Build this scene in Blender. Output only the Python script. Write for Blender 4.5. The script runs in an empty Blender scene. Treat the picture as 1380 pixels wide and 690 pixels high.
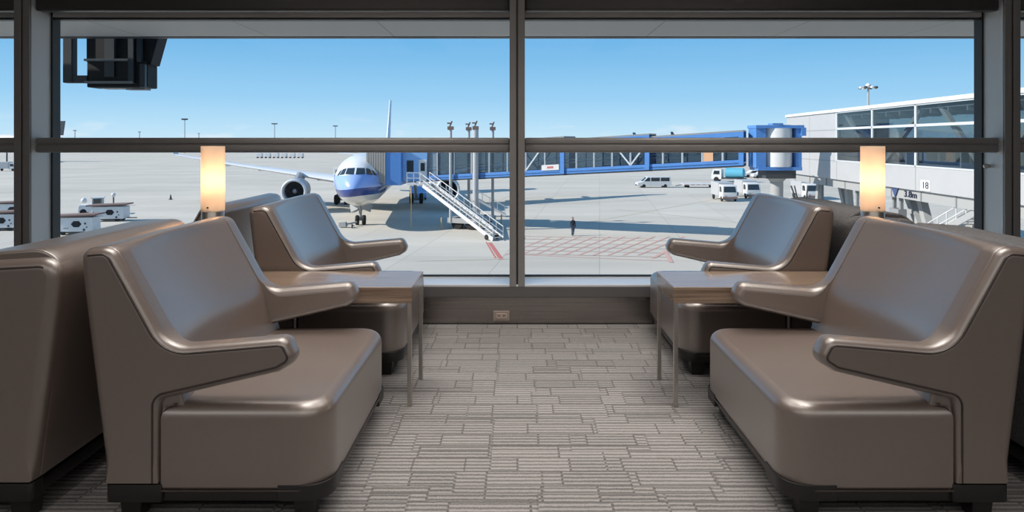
import bpy, bmesh, math, random
from mathutils import Vector, Matrix
random.seed(7)
D = bpy.data; scn = bpy.context.scene; COL = scn.collection
PI = math.pi

# ------------------------------------------------------------------ materials
def new_mat(name):
    m = D.materials.new(name); m.use_nodes = True
    nt = m.node_tree; b = nt.nodes['Principled BSDF']
    return m, nt, b
def setp(b, **k):
    for n, v in k.items():
        n = n.replace('_', ' ')
        if n in b.inputs: b.inputs[n].default_value = v
def mat(name, col, rough=.5, metal=0., noise=0., nscale=20., bump=0., spec=.5, coat=0.):
    m, nt, b = new_mat(name)
    setp(b, Base_Color=(*col, 1), Roughness=rough, Metallic=metal, Specular_IOR_Level=spec, Coat_Weight=coat)
    if noise or bump:
        tc = nt.nodes.new('ShaderNodeTexCoord'); n = nt.nodes.new('ShaderNodeTexNoise')
        n.inputs['Scale'].default_value = nscale; n.inputs['Detail'].default_value = 4
        nt.links.new(tc.outputs['Object'], n.inputs['Vector'])
        if noise:
            r = nt.nodes.new('ShaderNodeValToRGB')
            r.color_ramp.elements[0].position = .3; r.color_ramp.elements[1].position = .7
            r.color_ramp.elements[0].color = (*[c*(1-noise) for c in col], 1)
            r.color_ramp.elements[1].color = (*[min(1, c*(1+noise)) for c in col], 1)
            nt.links.new(n.outputs['Fac'], r.inputs['Fac']); nt.links.new(r.outputs['Color'], b.inputs['Base Color'])
        if bump:
            bp = nt.nodes.new('ShaderNodeBump'); bp.inputs['Strength'].default_value = bump; bp.inputs['Distance'].default_value = .002
            nt.links.new(n.outputs['Fac'], bp.inputs['Height']); nt.links.new(bp.outputs['Normal'], b.inputs['Normal'])
    return m
def glass_mat(name, tint, ior=1.45, rough=0.0):
    m = D.materials.new(name); m.use_nodes = True; nt = m.node_tree; nt.nodes.clear()
    o = nt.nodes.new('ShaderNodeOutputMaterial'); mx = nt.nodes.new('ShaderNodeMixShader')
    t = nt.nodes.new('ShaderNodeBsdfTransparent'); g = nt.nodes.new('ShaderNodeBsdfGlossy'); f = nt.nodes.new('ShaderNodeMath'); lw = nt.nodes.new('ShaderNodeLayerWeight'); pw = nt.nodes.new('ShaderNodeMath')
    t.inputs['Color'].default_value = (*tint, 1); g.inputs['Roughness'].default_value = rough; f0 = ((ior-1)/(ior+1))**2; lw.inputs['Blend'].default_value = .5; pw.operation = 'POWER'; pw.inputs[1].default_value = 5; nt.links.new(lw.outputs['Facing'], pw.inputs[0])
    f.operation = 'MULTIPLY_ADD'; nt.links.new(pw.outputs[0], f.inputs[0]); f.inputs[1].default_value = 1-f0; f.inputs[2].default_value = f0
    g.inputs['Color'].default_value = (1, 1, 1, 1)
    nt.links.new(f.outputs[0], mx.inputs[0]); nt.links.new(t.outputs[0], mx.inputs[1]); nt.links.new(g.outputs[0], mx.inputs[2])
    nt.links.new(mx.outputs[0], o.inputs[0]); return m

M = {}
M['leather'] = mat('brown_grey_leather', (.132, .098, .083), .42, noise=.05, nscale=60, bump=.05, spec=1.0, coat=1.0)
M['leather'].node_tree.nodes['Principled BSDF'].inputs['Coat Roughness'].default_value = .34
M['leather'].node_tree.nodes['Principled BSDF'].inputs['Coat IOR'].default_value = 1.95
M['leather_dark'] = mat('leather_piping', (.045, .034, .03), .45)
M['piping'] = mat('leather_piping_light', (.17, .135, .118), .4)
M['fabric'] = mat('dark_grey_fabric', (.13, .13, .135), .95, noise=.4, nscale=180, bump=.8, spec=.2)
M['fabric_piping'] = mat('fabric_piping', (.03, .03, .032), .9)
M['black_wood'] = mat('black_lacquer', (.012, .011, .011), .4)
M['steel'] = mat('brushed_steel', (.50, .47, .44), .32, metal=1., noise=.05, nscale=90)
M['alu'] = mat('anodised_aluminium', (.25, .245, .245), .40, metal=.2, noise=.04, nscale=14)
M['alu_light'] = mat('pale_aluminium', (.60, .63, .65), .42, metal=.1)
M['alu_dark'] = mat('dark_aluminium', (.075, .072, .072), .4, metal=.5)
M['gasket'] = mat('dark_gasket', (.02, .025, .028), .5)
M['sill'] = mat('sill_aluminium', (.74, .76, .80), .25, metal=.1, spec=.7)
M['sill_front'] = mat('sill_front_paint', (.125, .125, .128), .45, metal=.2)
M['plaster'] = mat('pale_plaster', (.52, .50, .48), .9)
M['plastic'] = mat('beige_plastic', (.32, .26, .23), .5)
M['black'] = mat('black_matte', (.012, .012, .013), .7)
M['tyre'] = mat('tyre_rubber', (.015, .015, .016), .85)
M['white'] = mat('white_paint', (.66, .66, .655), .4, noise=.04, nscale=2)
M['offwhite'] = mat('offwhite_panel', (.43, .435, .445), .45, noise=.03, nscale=1.2)
M['ltgrey'] = mat('light_grey_steel', (.36, .365, .365), .5)
M['grey'] = mat('mid_grey_steel', (.25, .26, .27), .5)
M['dkgrey'] = mat('dark_grey_steel', (.045, .05, .055), .55)
M['blue'] = mat('bridge_blue', (.085, .235, .56), .4, noise=.05, nscale=2)
M['ltblue'] = mat('pale_bridge_blue', (.22, .42, .72), .4)
M['navy'] = mat('sign_navy', (.015, .02, .05), .5)
M['red'] = mat('red_paint', (.50, .16, .14), .8)
M['redline'] = mat('faded_red_line', (.55, .34, .29), .9)
M['yellowline'] = mat('faded_line', (.50, .46, .36), .9)
M['orange'] = mat('plain_orange', (.66, .38, .22), .5)
M['brown'] = mat('brown_canvas', (.20, .13, .11), .8)
M['teal'] = mat('teal_tank', (.10, .38, .52), .4)
M['yellow'] = mat('yellow_paint', (.62, .42, .16), .6)
M['skin'] = mat('skin', (.42, .25, .18), .6)
M['uniform'] = mat('dark_uniform', (.025, .03, .045), .85)
M['vest'] = mat('grey_blue_trousers', (.09, .12, .17), .85)
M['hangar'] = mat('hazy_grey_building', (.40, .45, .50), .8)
M['soffit'] = None
M['window'] = glass_mat('clear_window_glass', (.975, .985, .99), 1.1)
M['bridge_glass'] = glass_mat('tinted_bridge_glass', (.55, .62, .67), 1.6)
M['walk_glass'] = glass_mat('tinted_walkway_glass', (.70, .74, .75), 1.45)
M['cab_glass'] = mat('dark_vehicle_glass', (.02, .028, .035), .08, spec=.8)

def table_wood():
    m, nt, b = new_mat('table_wood'); setp(b, Roughness=.22, Specular_IOR_Level=.6, Coat_Weight=.25, Coat_Roughness=.12)
    tc = nt.nodes.new('ShaderNodeTexCoord'); mp = nt.nodes.new('ShaderNodeMapping')
    mp.inputs['Scale'].default_value = (2, 60, 60); n = nt.nodes.new('ShaderNodeTexNoise')
    n.inputs['Scale'].default_value = 1.6; n.inputs['Detail'].default_value = 6
    r = nt.nodes.new('ShaderNodeValToRGB')
    r.color_ramp.elements[0].position = .3; r.color_ramp.elements[0].color = (.13, .088, .062, 1)
    r.color_ramp.elements[1].position = .72; r.color_ramp.elements[1].color = (.31, .225, .165, 1)
    L = nt.links.new
    L(tc.outputs['Object'], mp.inputs[0]); L(mp.outputs[0], n.inputs['Vector']); L(n.outputs['Fac'], r.inputs[0]); L(r.outputs[0], b.inputs['Base Color'])
    return m
M['wood'] = table_wood()

def kick_metal():
    m, nt, b = new_mat('brushed_kick_panel'); setp(b, Metallic=.85, Roughness=.24, Anisotropic=.6)
    tc = nt.nodes.new('ShaderNodeTexCoord'); mp = nt.nodes.new('ShaderNodeMapping')
    mp.inputs['Scale'].default_value = (.9, 40, 180); n = nt.nodes.new('ShaderNodeTexNoise')
    n.inputs['Scale'].default_value = 2; n.inputs['Detail'].default_value = 5
    r = nt.nodes.new('ShaderNodeValToRGB')
    r.color_ramp.elements[0].position = .3; r.color_ramp.elements[0].color = (.23, .21, .20, 1)
    r.color_ramp.elements[1].position = .75; r.color_ramp.elements[1].color = (.36, .33, .315, 1)
    L = nt.links.new
    L(tc.outputs['Object'], mp.inputs[0]); L(mp.outputs[0], n.inputs['Vector']); L(n.outputs['Fac'], r.inputs[0]); L(r.outputs[0], b.inputs['Base Color'])
    return m
M['kick'] = kick_metal()

def carpet():
    m, nt, b = new_mat('striped_carpet'); N = nt.nodes.new; L = nt.links.new
    setp(b, Roughness=.97, Specular_IOR_Level=.15)
    tc = N('ShaderNodeTexCoord')
    # wobble
    nz = N('ShaderNodeTexNoise'); nz.inputs['Scale'].default_value = 55; nz.inputs['Detail'].default_value = 2
    L(tc.outputs['Object'], nz.inputs['Vector'])
    wob = N('ShaderNodeMixRGB'); wob.blend_type = 'LINEAR_LIGHT'; wob.inputs[0].default_value = .004
    L(tc.outputs['Object'], wob.inputs[1]); L(nz.outputs['Color'], wob.inputs[2])
    def brick(w, h, off, seed_shift):
        mp = N('ShaderNodeMapping'); mp.inputs['Location'].default_value = (seed_shift, seed_shift*.37, 0)
        L(wob.outputs[0], mp.inputs[0])
        k = N('ShaderNodeTexBrick'); k.offset = off; k.offset_frequency = 3; k.squash = .72; k.squash_frequency = 2
        k.inputs['Scale'].default_value = 1; k.inputs['Brick Width'].default_value = w; k.inputs['Row Height'].default_value = h
        k.inputs['Mortar Size'].default_value = .0045; k.inputs['Mortar Smooth'].default_value = .3
        k.inputs['Color1'].default_value = (0, 0, 0, 1); k.inputs['Color2'].default_value = (1, 1, 1, 1); k.inputs['Mortar'].default_value = (.5, .5, .5, 1)
        L(mp.outputs[0], k.inputs['Vector']); return k
    k1 = brick(.27, .105, .43, .11); k2 = brick(.43, .1575, .61, .53)
    # stripes along X
    sx = N('ShaderNodeSeparateXYZ'); L(wob.outputs[0], sx.inputs[0])
    ph = N('ShaderNodeMath'); ph.operation = 'MULTIPLY_ADD'; ph.inputs[1].default_value = 2*PI/.0262
    phs = N('ShaderNodeMath'); phs.operation = 'MULTIPLY'; phs.inputs[1].default_value = 9
    L(k1.outputs['Color'], phs.inputs[0]); L(sx.outputs[1], ph.inputs[0]); ph2 = N('ShaderNodeMath'); ph2.operation = 'MULTIPLY_ADD'; ph2.inputs[1].default_value = 7; L(k2.outputs['Color'], ph2.inputs[0]); L(phs.outputs[0], ph2.inputs[2]); L(ph2.outputs[0], ph.inputs[2])
    sn = N('ShaderNodeMath'); sn.operation = 'SINE'; L(ph.outputs[0], sn.inputs[0])
    # speckle loops
    mp2 = N('ShaderNodeMapping'); mp2.inputs['Scale'].default_value = (190, 260, 200); L(tc.outputs['Object'], mp2.inputs[0])
    sp = N('ShaderNodeTexNoise'); sp.inputs['Scale'].default_value = 1; sp.inputs['Detail'].default_value = 2; L(mp2.outputs[0], sp.inputs['Vector'])
    # value = .5 + .22*stripe + .25*(speckle-.5) + .2*(brick-.5)
    def madd(a, mul, c):
        x = N('ShaderNodeMath'); x.operation = 'MULTIPLY_ADD'; L(a, x.inputs[0]); x.inputs[1].default_value = mul
        if isinstance(c, float): x.inputs[2].default_value = c
        else: L(c, x.inputs[2])
        return x.outputs[0]
    v = madd(sn.outputs[0], .21, .16)
    v = madd(sp.outputs['Fac'], .62, v)
    v = madd(k1.outputs['Color'], .10, v)
    v = madd(k2.outputs['Color'], .07, v)
    r = N('ShaderNodeValToRGB'); e = r.color_ramp.elements
    e[0].position = .15; e[0].color = (.06, .06, .061, 1); e[1].position = .95; e[1].color = (.40, .387, .38, 1)
    L(v, r.inputs[0])
    mx = N('ShaderNodeMixRGB'); mx.inputs[2].default_value = (.075, .07, .068, 1)
    mm = N('ShaderNodeMath'); mm.operation = 'MULTIPLY'; mm.inputs[1].default_value = .55
    m2 = N('ShaderNodeMath'); m2.operation = 'MULTIPLY_ADD'; m2.inputs[1].default_value = .6; m2.use_clamp = True; L(k2.outputs['Fac'], m2.inputs[0]); L(k1.outputs['Fac'], m2.inputs[2]); L(m2.outputs[0], mm.inputs[0])
    L(mm.outputs[0], mx.inputs[0]); L(r.outputs[0], mx.inputs[1])
    L(mx.outputs[0], b.inputs['Base Color'])
    bp = N('ShaderNodeBump'); bp.inputs['Strength'].default_value = .6; bp.inputs['Distance'].default_value = .004
    L(v, bp.inputs['Height']); L(bp.outputs[0], b.inputs['Normal'])
    return m
M['carpet'] = carpet()

def concrete():
    m, nt, b = new_mat('apron_concrete'); N = nt.nodes.new; L = nt.links.new
    setp(b, Roughness=.9, Specular_IOR_Level=.2)
    tc = N('ShaderNodeTexCoord')
    n = N('ShaderNodeTexNoise'); n.inputs['Scale'].default_value = .05; n.inputs['Detail'].default_value = 8; n.inputs['Roughness'].default_value = .65
    mp = N('ShaderNodeMapping'); mp.inputs['Scale'].default_value = (.5, 2.2, 1); L(tc.outputs['Object'], mp.inputs[0]); L(mp.outputs[0], n.inputs['Vector'])
    r = N('ShaderNodeValToRGB'); r.color_ramp.elements[0].position = .28; r.color_ramp.elements[0].color = (.47, .44, .385, 1)
    r.color_ramp.elements[1].position = .72; r.color_ramp.elements[1].color = (.62, .58, .505, 1)
    L(n.outputs['Fac'], r.inputs[0])
    k = N('ShaderNodeTexBrick'); k.offset = 0; k.inputs['Scale'].default_value = 1
    k.inputs['Brick Width'].default_value = 7.5; k.inputs['Row Height'].default_value = 7.5; k.inputs['Mortar Size'].default_value = .035
    k.inputs['Color1'].default_value = (.93, .93, .93, 1); k.inputs['Color2'].default_value = (1, 1, 1, 1); k.inputs['Mortar'].default_value = (.72, .72, .72, 1)
    mp2 = N('ShaderNodeMapping'); mp2.inputs['Rotation'].default_value = (0, 0, .12); L(tc.outputs['Object'], mp2.inputs[0]); L(mp2.outputs[0], k.inputs['Vector'])
    mx = N('ShaderNodeMixRGB'); mx.blend_type = 'MULTIPLY'; mx.inputs[0].default_value = 1
    L(r.outputs[0], mx.inputs[1]); L(k.outputs['Color'], mx.inputs[2]); L(mx.outputs[0], b.inputs['Base Color'])
    return m
M['concrete'] = concrete()

def soffit_mat():
    m, nt, b = new_mat('soffit_panels'); N = nt.nodes.new; L = nt.links.new
    setp(b, Roughness=.6)
    tc = N('ShaderNodeTexCoord'); k = N('ShaderNodeTexBrick'); k.offset = 0
    k.inputs['Scale'].default_value = 1; k.inputs['Brick Width'].default_value = 1.385; k.inputs['Row Height'].default_value = 30
    k.inputs['Mortar Size'].default_value = .006
    k.inputs['Color1'].default_value = (.47, .46, .44, 1); k.inputs['Color2'].default_value = (.49, .48, .46, 1); k.inputs['Mortar'].default_value = (.22, .22, .21, 1)
    mp = N('ShaderNodeMapping'); mp.inputs['Location'].default_value = (-.035, -1, 0); L(tc.outputs['Object'], mp.inputs[0]); L(mp.outputs[0], k.inputs['Vector'])
    L(k.outputs['Color'], b.inputs['Base Color']); return m
M['soffit'] = soffit_mat()

def livery():
    m, nt, b = new_mat('aircraft_livery'); N = nt.nodes.new; L = nt.links.new
    setp(b, Roughness=.25, Coat_Weight=.3)
    tc = N('ShaderNodeTexCoord'); s = N('ShaderNodeSeparateXYZ'); L(tc.outputs['Object'], s.inputs[0])
    w = N('ShaderNodeMath'); w.operation = 'SINE'
    w0 = N('ShaderNodeMath'); w0.operation = 'MULTIPLY_ADD'; w0.inputs[1].default_value = .9; w0.inputs[2].default_value = .6
    L(s.outputs[0], w0.inputs[0]); L(w0.outputs[0], w.inputs[0])
    z = N('ShaderNodeMath'); z.operation = 'MULTIPLY_ADD'; z.inputs[1].default_value = -.16
    L(w.outputs[0], z.inputs[0]); L(s.outputs[2], z.inputs[2])
    z2 = N('ShaderNodeMath'); z2.operation = 'MULTIPLY'; z2.inputs[1].default_value = .1; L(z.outputs[0], z2.inputs[0])
    r = N('ShaderNodeValToRGB'); r.color_ramp.interpolation = 'CONSTANT'; e = r.color_ramp.elements
    e[0].position = 0; e[0].color = (.62, .60, .56, 1)
    e[1].position = .345; e[1].color = (.03, .055, .22, 1)
    for p, c in ((.425, (.30, .43, .78, 1)), (.565, (.80, .80, .79, 1))):
        q = e.new(p); q.color = c
    L(z2.outputs[0], r.inputs[0]); L(r.outputs[0], b.inputs['Base Color']); return m
M['livery'] = livery()

def shade_glass():
    m = D.materials.new('frosted_lamp_glass'); m.use_nodes = True; nt = m.node_tree; nt.nodes.clear()
    o = nt.nodes.new('ShaderNodeOutputMaterial'); mx = nt.nodes.new('ShaderNodeMixShader')
    t = nt.nodes.new('ShaderNodeBsdfTranslucent'); d = nt.nodes.new('ShaderNodeBsdfDiffuse')
    t.inputs[0].default_value = (.90, .80, .70, 1); d.inputs[0].default_value = (.82, .74, .67, 1); mx.inputs[0].default_value = .5
    nt.links.new(t.outputs[0], mx.inputs[1]); nt.links.new(d.outputs[0], mx.inputs[2]); nt.links.new(mx.outputs[0], o.inputs[0]); return m
M['shade'] = shade_glass()
def emis(name, col, s):
    m, nt, b = new_mat(name); setp(b, Base_Color=(*col, 1), Emission_Color=(*col, 1), Emission_Strength=s); return m

# ------------------------------------------------------------------ mesh builder
class MB:
    def __init__(s): s.v = []; s.f = []
    def add(s, vs, fs):
        o = len(s.v); s.v += [tuple(v) for v in vs]; s.f += [tuple(o+i for i in f) for f in fs]; return s
    def hexa(s, c):
        return s.add(c, [(0, 3, 2, 1), (4, 5, 6, 7), (0, 1, 5, 4), (1, 2, 6, 5), (2, 3, 7, 6), (3, 0, 4, 7)])
    def box(s, x0, x1, y0, y1, z0, z1):
        x0, x1 = min(x0, x1), max(x0, x1); y0, y1 = min(y0, y1), max(y0, y1); z0, z1 = min(z0, z1), max(z0, z1)
        return s.hexa([(x0, y0, z0), (x1, y0, z0), (x1, y1, z0), (x0, y1, z0), (x0, y0, z1), (x1, y0, z1), (x1, y1, z1), (x0, y1, z1)])
    def beam(s, a, b, w, h, up=(0, 0, 1)):
        a = Vector(a); b = Vector(b); d = (b-a).normalized(); u = Vector(up)
        if abs(d.dot(u)) > .98: u = Vector((0, 1, 0))
        r = d.cross(u).normalized()*w/2; t = r.cross(d).normalized()*h/2
        return s.hexa([a-r-t, a+r-t, b+r-t, b-r-t, a-r+t, a+r+t, b+r+t, b-r+t])
    def tube(s, path, r, n=8, closed=False, caps=True):
        P = [Vector(p) for p in path]; L = len(P); rings = []
        prev = None
        for i in range(L):
            if closed: d = P[(i+1) % L]-P[i-1]
            else: d = P[min(i+1, L-1)]-P[max(i-1, 0)]
            d.normalize()
            if prev is None:
                u = Vector((0, 0, 1)) if abs(d.z) < .9 else Vector((1, 0, 0))
            else: u = prev
            u = (u-d*u.dot(d)).normalized(); prev = u; w = d.cross(u)
            rr = r[i] if isinstance(r, (list, tuple)) else r
            rings.append([P[i]+(u*math.cos(2*PI*k/n)+w*math.sin(2*PI*k/n))*rr for k in range(n)])
        vs = [v for q in rings for v in q]; fs = []
        for i in range(L if closed else L-1):
            j = (i+1) % L
            for k in range(n): fs.append((i*n+k, i*n+(k+1) % n, j*n+(k+1) % n, j*n+k))
        if caps and not closed: fs += [tuple(range(n))[::-1], tuple((L-1)*n+k for k in range(n))]
        return s.add(vs, fs)
    def cyl(s, a, b, r, n=16, r2=None): return s.tube([a, b], [r, r if r2 is None else r2], n)
    def lathe(s, prof, c=(0, 0, 0), n=24, axis='z', caps=True):
        c = Vector(c); vs = []; fs = []
        for (r, h) in prof:
            for k in range(n):
                a = 2*PI*k/n; x, y = r*math.cos(a), r*math.sin(a)
                p = {'z': (x, y, h), 'y': (y, h, x), 'x': (h, x, y)}[axis]; vs.append(c+Vector(p))
        for i in range(len(prof)-1):
            for k in range(n): fs.append((i*n+k, i*n+(k+1) % n, (i+1)*n+(k+1) % n, (i+1)*n+k))
        if caps: fs += [tuple(range(n))[::-1], tuple((len(prof)-1)*n+k for k in range(n))]
        return s.add(vs, fs)
    def sphere(s, c, r, n=12, m=8, sc=(1, 1, 1)):
        pr = [(max(1e-4, math.sin(PI*i/m)), -math.cos(PI*i/m)) for i in range(m+1)]
        o = len(s.v); s.lathe([(a*r, h*r) for a, h in pr], (0, 0, 0), n)
        for i in range(o, len(s.v)):
            v = s.v[i]; s.v[i] = (c[0]+v[0]*sc[0], c[1]+v[1]*sc[1], c[2]+v[2]*sc[2])
        return s
    def slab(s, poly, mp, d0, d1, r0, r1, n=5, inset1=None, inset0=None, mids=(), shift=None):
        """rounded extrusion of a dense 2-D outline; mp(a,b,d)->xyz; r0/r1 edge rounding at both ends"""
        A = sum(poly[i][0]*poly[(i+1) % len(poly)][1]-poly[(i+1) % len(poly)][0]*poly[i][1] for i in range(len(poly)))
        P = list(poly) if A > 0 else list(poly)[::-1]
        L = len(P); nr = []; sg = 1 if d1 > d0 else -1
        for i in range(L):
            a = P[i-1]; b = P[(i+1) % L]; dx, dy = b[0]-a[0], b[1]-a[1]; l = math.hypot(dx, dy) or 1; nr.append((dy/l, -dx/l))
        sl = []
        for i in range(n+1):
            t = PI/2*i/n; sl.append((d0+sg*r0*(1-math.cos(t)), r0*(1-math.sin(t)), 0))
        for q in mids: sl.append((d0+sg*r0+(d1-d0-sg*(r0+r1))*q, 0, 0))
        for i in range(n+1):
            t = PI/2*(n-i)/n; sl.append((d1-sg*r1*(1-math.cos(t)), r1*(1-math.sin(t)), 1))
        vs = []
        for (d, ins, end) in sl:
            for (p, q) in zip(P, nr):
                k = ins
                if end and inset1: k = ins*inset1(p[0], p[1])
                if not end and inset0: k = ins*inset0(p[0], p[1])
                a, b = p[0]-q[0]*k, p[1]-q[1]*k
                if shift: a += shift(p[0], p[1], q[0], q[1], d)
                vs.append(mp(a, b, d))
        fs = []
        for i in range(len(sl)-1):
            for k in range(L): fs.append((i*L+k, i*L+(k+1) % L, (i+1)*L+(k+1) % L, (i+1)*L+k))
        fs += [tuple(range(L))[::-1], tuple((len(sl)-1)*L+k for k in range(L))]
        return s.add(vs, fs)
    def mesh(s, name, m, smooth=None):
        me = D.meshes.new(name); me.from_pydata(s.v, [], s.f); me.validate()
        bm = bmesh.new(); bm.from_mesh(me); bmesh.ops.remove_doubles(bm, verts=bm.verts, dist=1e-5); bmesh.ops.recalc_face_normals(bm, faces=bm.faces)
        if smooth is not None:
            for f in bm.faces: f.smooth = len(f.verts) <= 4
            for e in bm.edges:
                if len(e.link_faces) == 2 and e.calc_face_angle(0) > math.radians(smooth): e.smooth = False
        bm.to_mesh(me); bm.free()
        for mm in (m if isinstance(m, (list, tuple)) else [m]): me.materials.append(mm)
        return me
    def build(s, name, m, parent=None, smooth=None, bevel=0, loc=None):
        o = D.objects.new(name, s.mesh(name, m, smooth)); COL.objects.link(o)
        if parent: o.parent = parent
        if loc: o.location = loc
        if bevel:
            b = o.modifiers.new('soft_edges', 'BEVEL'); b.width = bevel; b.segments = 2; b.limit_method = 'ANGLE'
        return o
def tag(o, label, cat, group=None, kind=None):
    o['label'] = label; o['category'] = cat
    if group: o['group'] = group
    if kind: o['kind'] = kind
    return o
def struct(o): o['kind'] = 'structure'; return o
def thing(name, loc, rz, label, cat, group=None):
    o = D.objects.new(name, None); COL.objects.link(o); o.location = loc; o.rotation_euler = (0, 0, rz); o.empty_display_size = .1
    return tag(o, label, cat, group)
def copy_tree(o, parent=None):
    c = o.copy(); COL.objects.link(c)
    if parent: c.parent = parent
    for ch in list(o.children): copy_tree(ch, c)
    return c
def dup(o, loc, rz, label, group=None):
    c = copy_tree(o); c.location = loc; c.rotation_euler = (0, 0, rz); c['label'] = label
    if group: c['group'] = group
    return c
def fillet(pts, n=6):
    """pts: (a,b,radius) -> dense outline with rounded corners"""
    out = []; L = len(pts)
    for i in range(L):
        p = Vector(pts[i][:2]); a = Vector(pts[i-1][:2]); b = Vector(pts[(i+1) % L][:2]); r = pts[i][2]
        u = (a-p); v = (b-p); lu, lv = u.length, v.length; u.normalize(); v.normalize()
        ang = u.angle(v); t = min(r/math.tan(ang/2), lu*.49, lv*.49); rr = t*math.tan(ang/2)
        if r <= 0 or rr < 1e-5: out.append(tuple(p)); continue
        c = p+(u+v).normalized()*(rr/math.sin(ang/2)); s0 = p+u*t-c; s1 = p+v*t-c
        a0 = math.atan2(s0.y, s0.x); a1 = math.atan2(s1.y, s1.x); d = (a1-a0+PI) % (2*PI)-PI
        for k in range(n+1): out.append((c.x+rr*math.cos(a0+d*k/n), c.y+rr*math.sin(a0+d*k/n)))
    return out
def refine(poly, step):
    out = []
    for i in range(len(poly)):
        a = poly[i]; b = poly[(i+1) % len(poly)]; l = math.hypot(b[0]-a[0], b[1]-a[1]); k = max(1, int(l/step))
        for j in range(k): out.append((a[0]+(b[0]-a[0])*j/k, a[1]+(b[1]-a[1])*j/k))
    return out
def text_obj(body, name, m, parent, size, loc, rot, ext=.01):
    c = D.curves.new(name, 'FONT'); c.body = body; c.size = size; c.extrude = ext; c.align_x = 'CENTER'; c.align_y = 'CENTER'
    t = D.objects.new('tmp_text', c); COL.objects.link(t)
    dg = bpy.context.evaluated_depsgraph_get(); me = D.meshes.new_from_object(t.evaluated_get(dg)); D.objects.remove(t)
    me.name = name; me.materials.clear(); me.materials.append(m)
    o = D.objects.new(name, me); COL.objects.link(o); o.location = loc; o.rotation_euler = rot
    if parent: o.parent = parent
    return o

# ------------------------------------------------------------------ camera
F = 920.; EYE = 1.2; GZ = -7.87
cam = D.cameras.new('camera'); co = D.objects.new('camera', cam); COL.objects.link(co)
co.location = (0, 0, EYE); co.rotation_euler = (PI/2, 0, 0)
cam.sensor_width = 36; cam.lens = 36*F/1380; cam.shift_x = -7/1380; cam.shift_y = -155/1380; cam.clip_end = 8000; cam.clip_start = .02
scn.camera = co
def ground(px, py):
    y = F*(EYE-GZ)/(py-190); return ((px-697)/F*y, y)

# ------------------------------------------------------------------ room shell
WY = 4.47          # kick panel face
GY = 4.735         # glass plane
struct(MB().box(-6.6, 6.6, -4, WY+.3, -.12, 0).build('floor', M['carpet']))
struct(MB().box(-6.6, 6.6, -4, 4.45, 2.75, 2.9).build('ceiling', M['plaster']))
struct(MB().box(-6.75, -6.6, -4, 4.9, -.12, 2.9).build('wall_left', M['plaster']))
struct(MB().box(6.6, 6.75, -4, 4.9, -.12, 2.9).build('wall_right', M['plaster']))
struct(MB().box(-6.75, 6.75, -4.15, -4, -.12, 2.9).build('wall_back', M['plaster']))
struct(MB().box(-6.6, 6.6, WY, WY+.05, 0, .178).build('baseboard_window', M['kick']))
struct(MB().box(-6.6, 6.6, WY-.012, WY+.06, .178, .247).build('trim_1', M['sill_front'], bevel=.004))
struct(MB().box(-6.6, 6.6, WY-.012, GY+.05, .247, .262).build('windowsill', M['sill'], bevel=.003))
# slim plinth joint under kick panel
struct(MB().box(-6.6, 6.6, WY-.004, WY, 0, .008).build('trim_2', M['black']))
# columns and centre mullion
def column(xc, idx, w=.10, y0=4.49):
    r = struct(MB().box(xc-w/2, xc+w/2, y0+.012, GY+.03, .262, 2.75).build('column', M['alu_light']))
    cap = MB()
    cap.box(xc-w/2, xc-.006, y0, y0+.02, .262, 2.75); cap.box(xc+.006, xc+w/2, y0, y0+.02, .262, 2.75)
    cap.build('cover_strip', M['alu'], r, bevel=.003)
    MB().box(xc-.008, xc+.008, y0+.008, y0+.02, .262, 2.75).build('groove', M['alu_dark'], r)
    for s in (-1, 1):
        MB().box(xc+s*w/2, xc+s*(w/2+.013), GY-.04, GY+.04, .262, 2.75).build('gasket', M['gasket'], r)
    return r
for i, xc in enumerate((-3.26, 3.26)): column(xc, i, .105, 4.49)
def mullion():
    r = struct(MB().box(-.048, .048, 4.49, GY+.03, .262, 2.75).build('mullion', M['alu']))
    MB().box(-.05, -.006, 4.455, 4.49, .247, 2.75).build('cover_strip', M['alu'], r, bevel=.003)
    MB().box(.006, .05, 4.455, 4.49, .247, 2.75).build('cover_strip', M['alu'], r, bevel=.003)
    MB().box(-.007, .007, 4.47, 4.49, .247, 2.75).build('groove', M['alu_dark'], r)
mullion()
# rails (guard rail at eye height and top beam) per bay
def rail_prof(z0, z1, y0, y1):
    h = z1-z0
    return fillet([(y0, z0, .018), (y1, z0, .01), (y1, z1, .01), (y0, z1, .018), (y0, z0+h*.62, .004), (y0+.008, z0+h*.58, .002), (y0+.008, z0+h*.52, .002), (y0, z0+h*.48, .004)], 4)
def rail(x0, x1, z0, z1, name, dark=False, y0=4.545, y1=4.62):
    mb = MB(); mb.slab(rail_prof(z0, z1, y0, y1), lambda a, b, d: (d, a, b), x0, x1, .012, .012, 3)
    return struct(mb.build(name, M['alu_dark'] if dark else M['alu'], None, 40))
bays = [(-6.6, -3.318), (-3.212, -.05), (.05, 3.212), (3.318, 6.6)]
for a, b in bays:
    rail(a, b, 1.122, 1.222, 'guard_rail')
    rail(a, b, 2.068, 2.30, 'beam', True)
    t = MB().box(a, b, GY-.03, GY+.03, 2.036, 2.048).box(a, b, GY-.015, GY+.015, .262, .272)
    struct(t.build('trim_3', M['gasket']))
    struct(MB().box(a, b, GY-.04, GY+.04, 2.052, 2.75).build('trim_4', M['white']))
for i, (a, b) in enumerate(bays):
    g = MB().box(a-.04, b+.04, GY-.006, GY+.006, .262, 2.05).build('window_%d' % (i+1), M['window']); struct(g)
struct(MB().box(-6.75, 6.75, 4.45, 4.9, 2.75, 3.05).build('lintel', M['alu_dark']))
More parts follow.
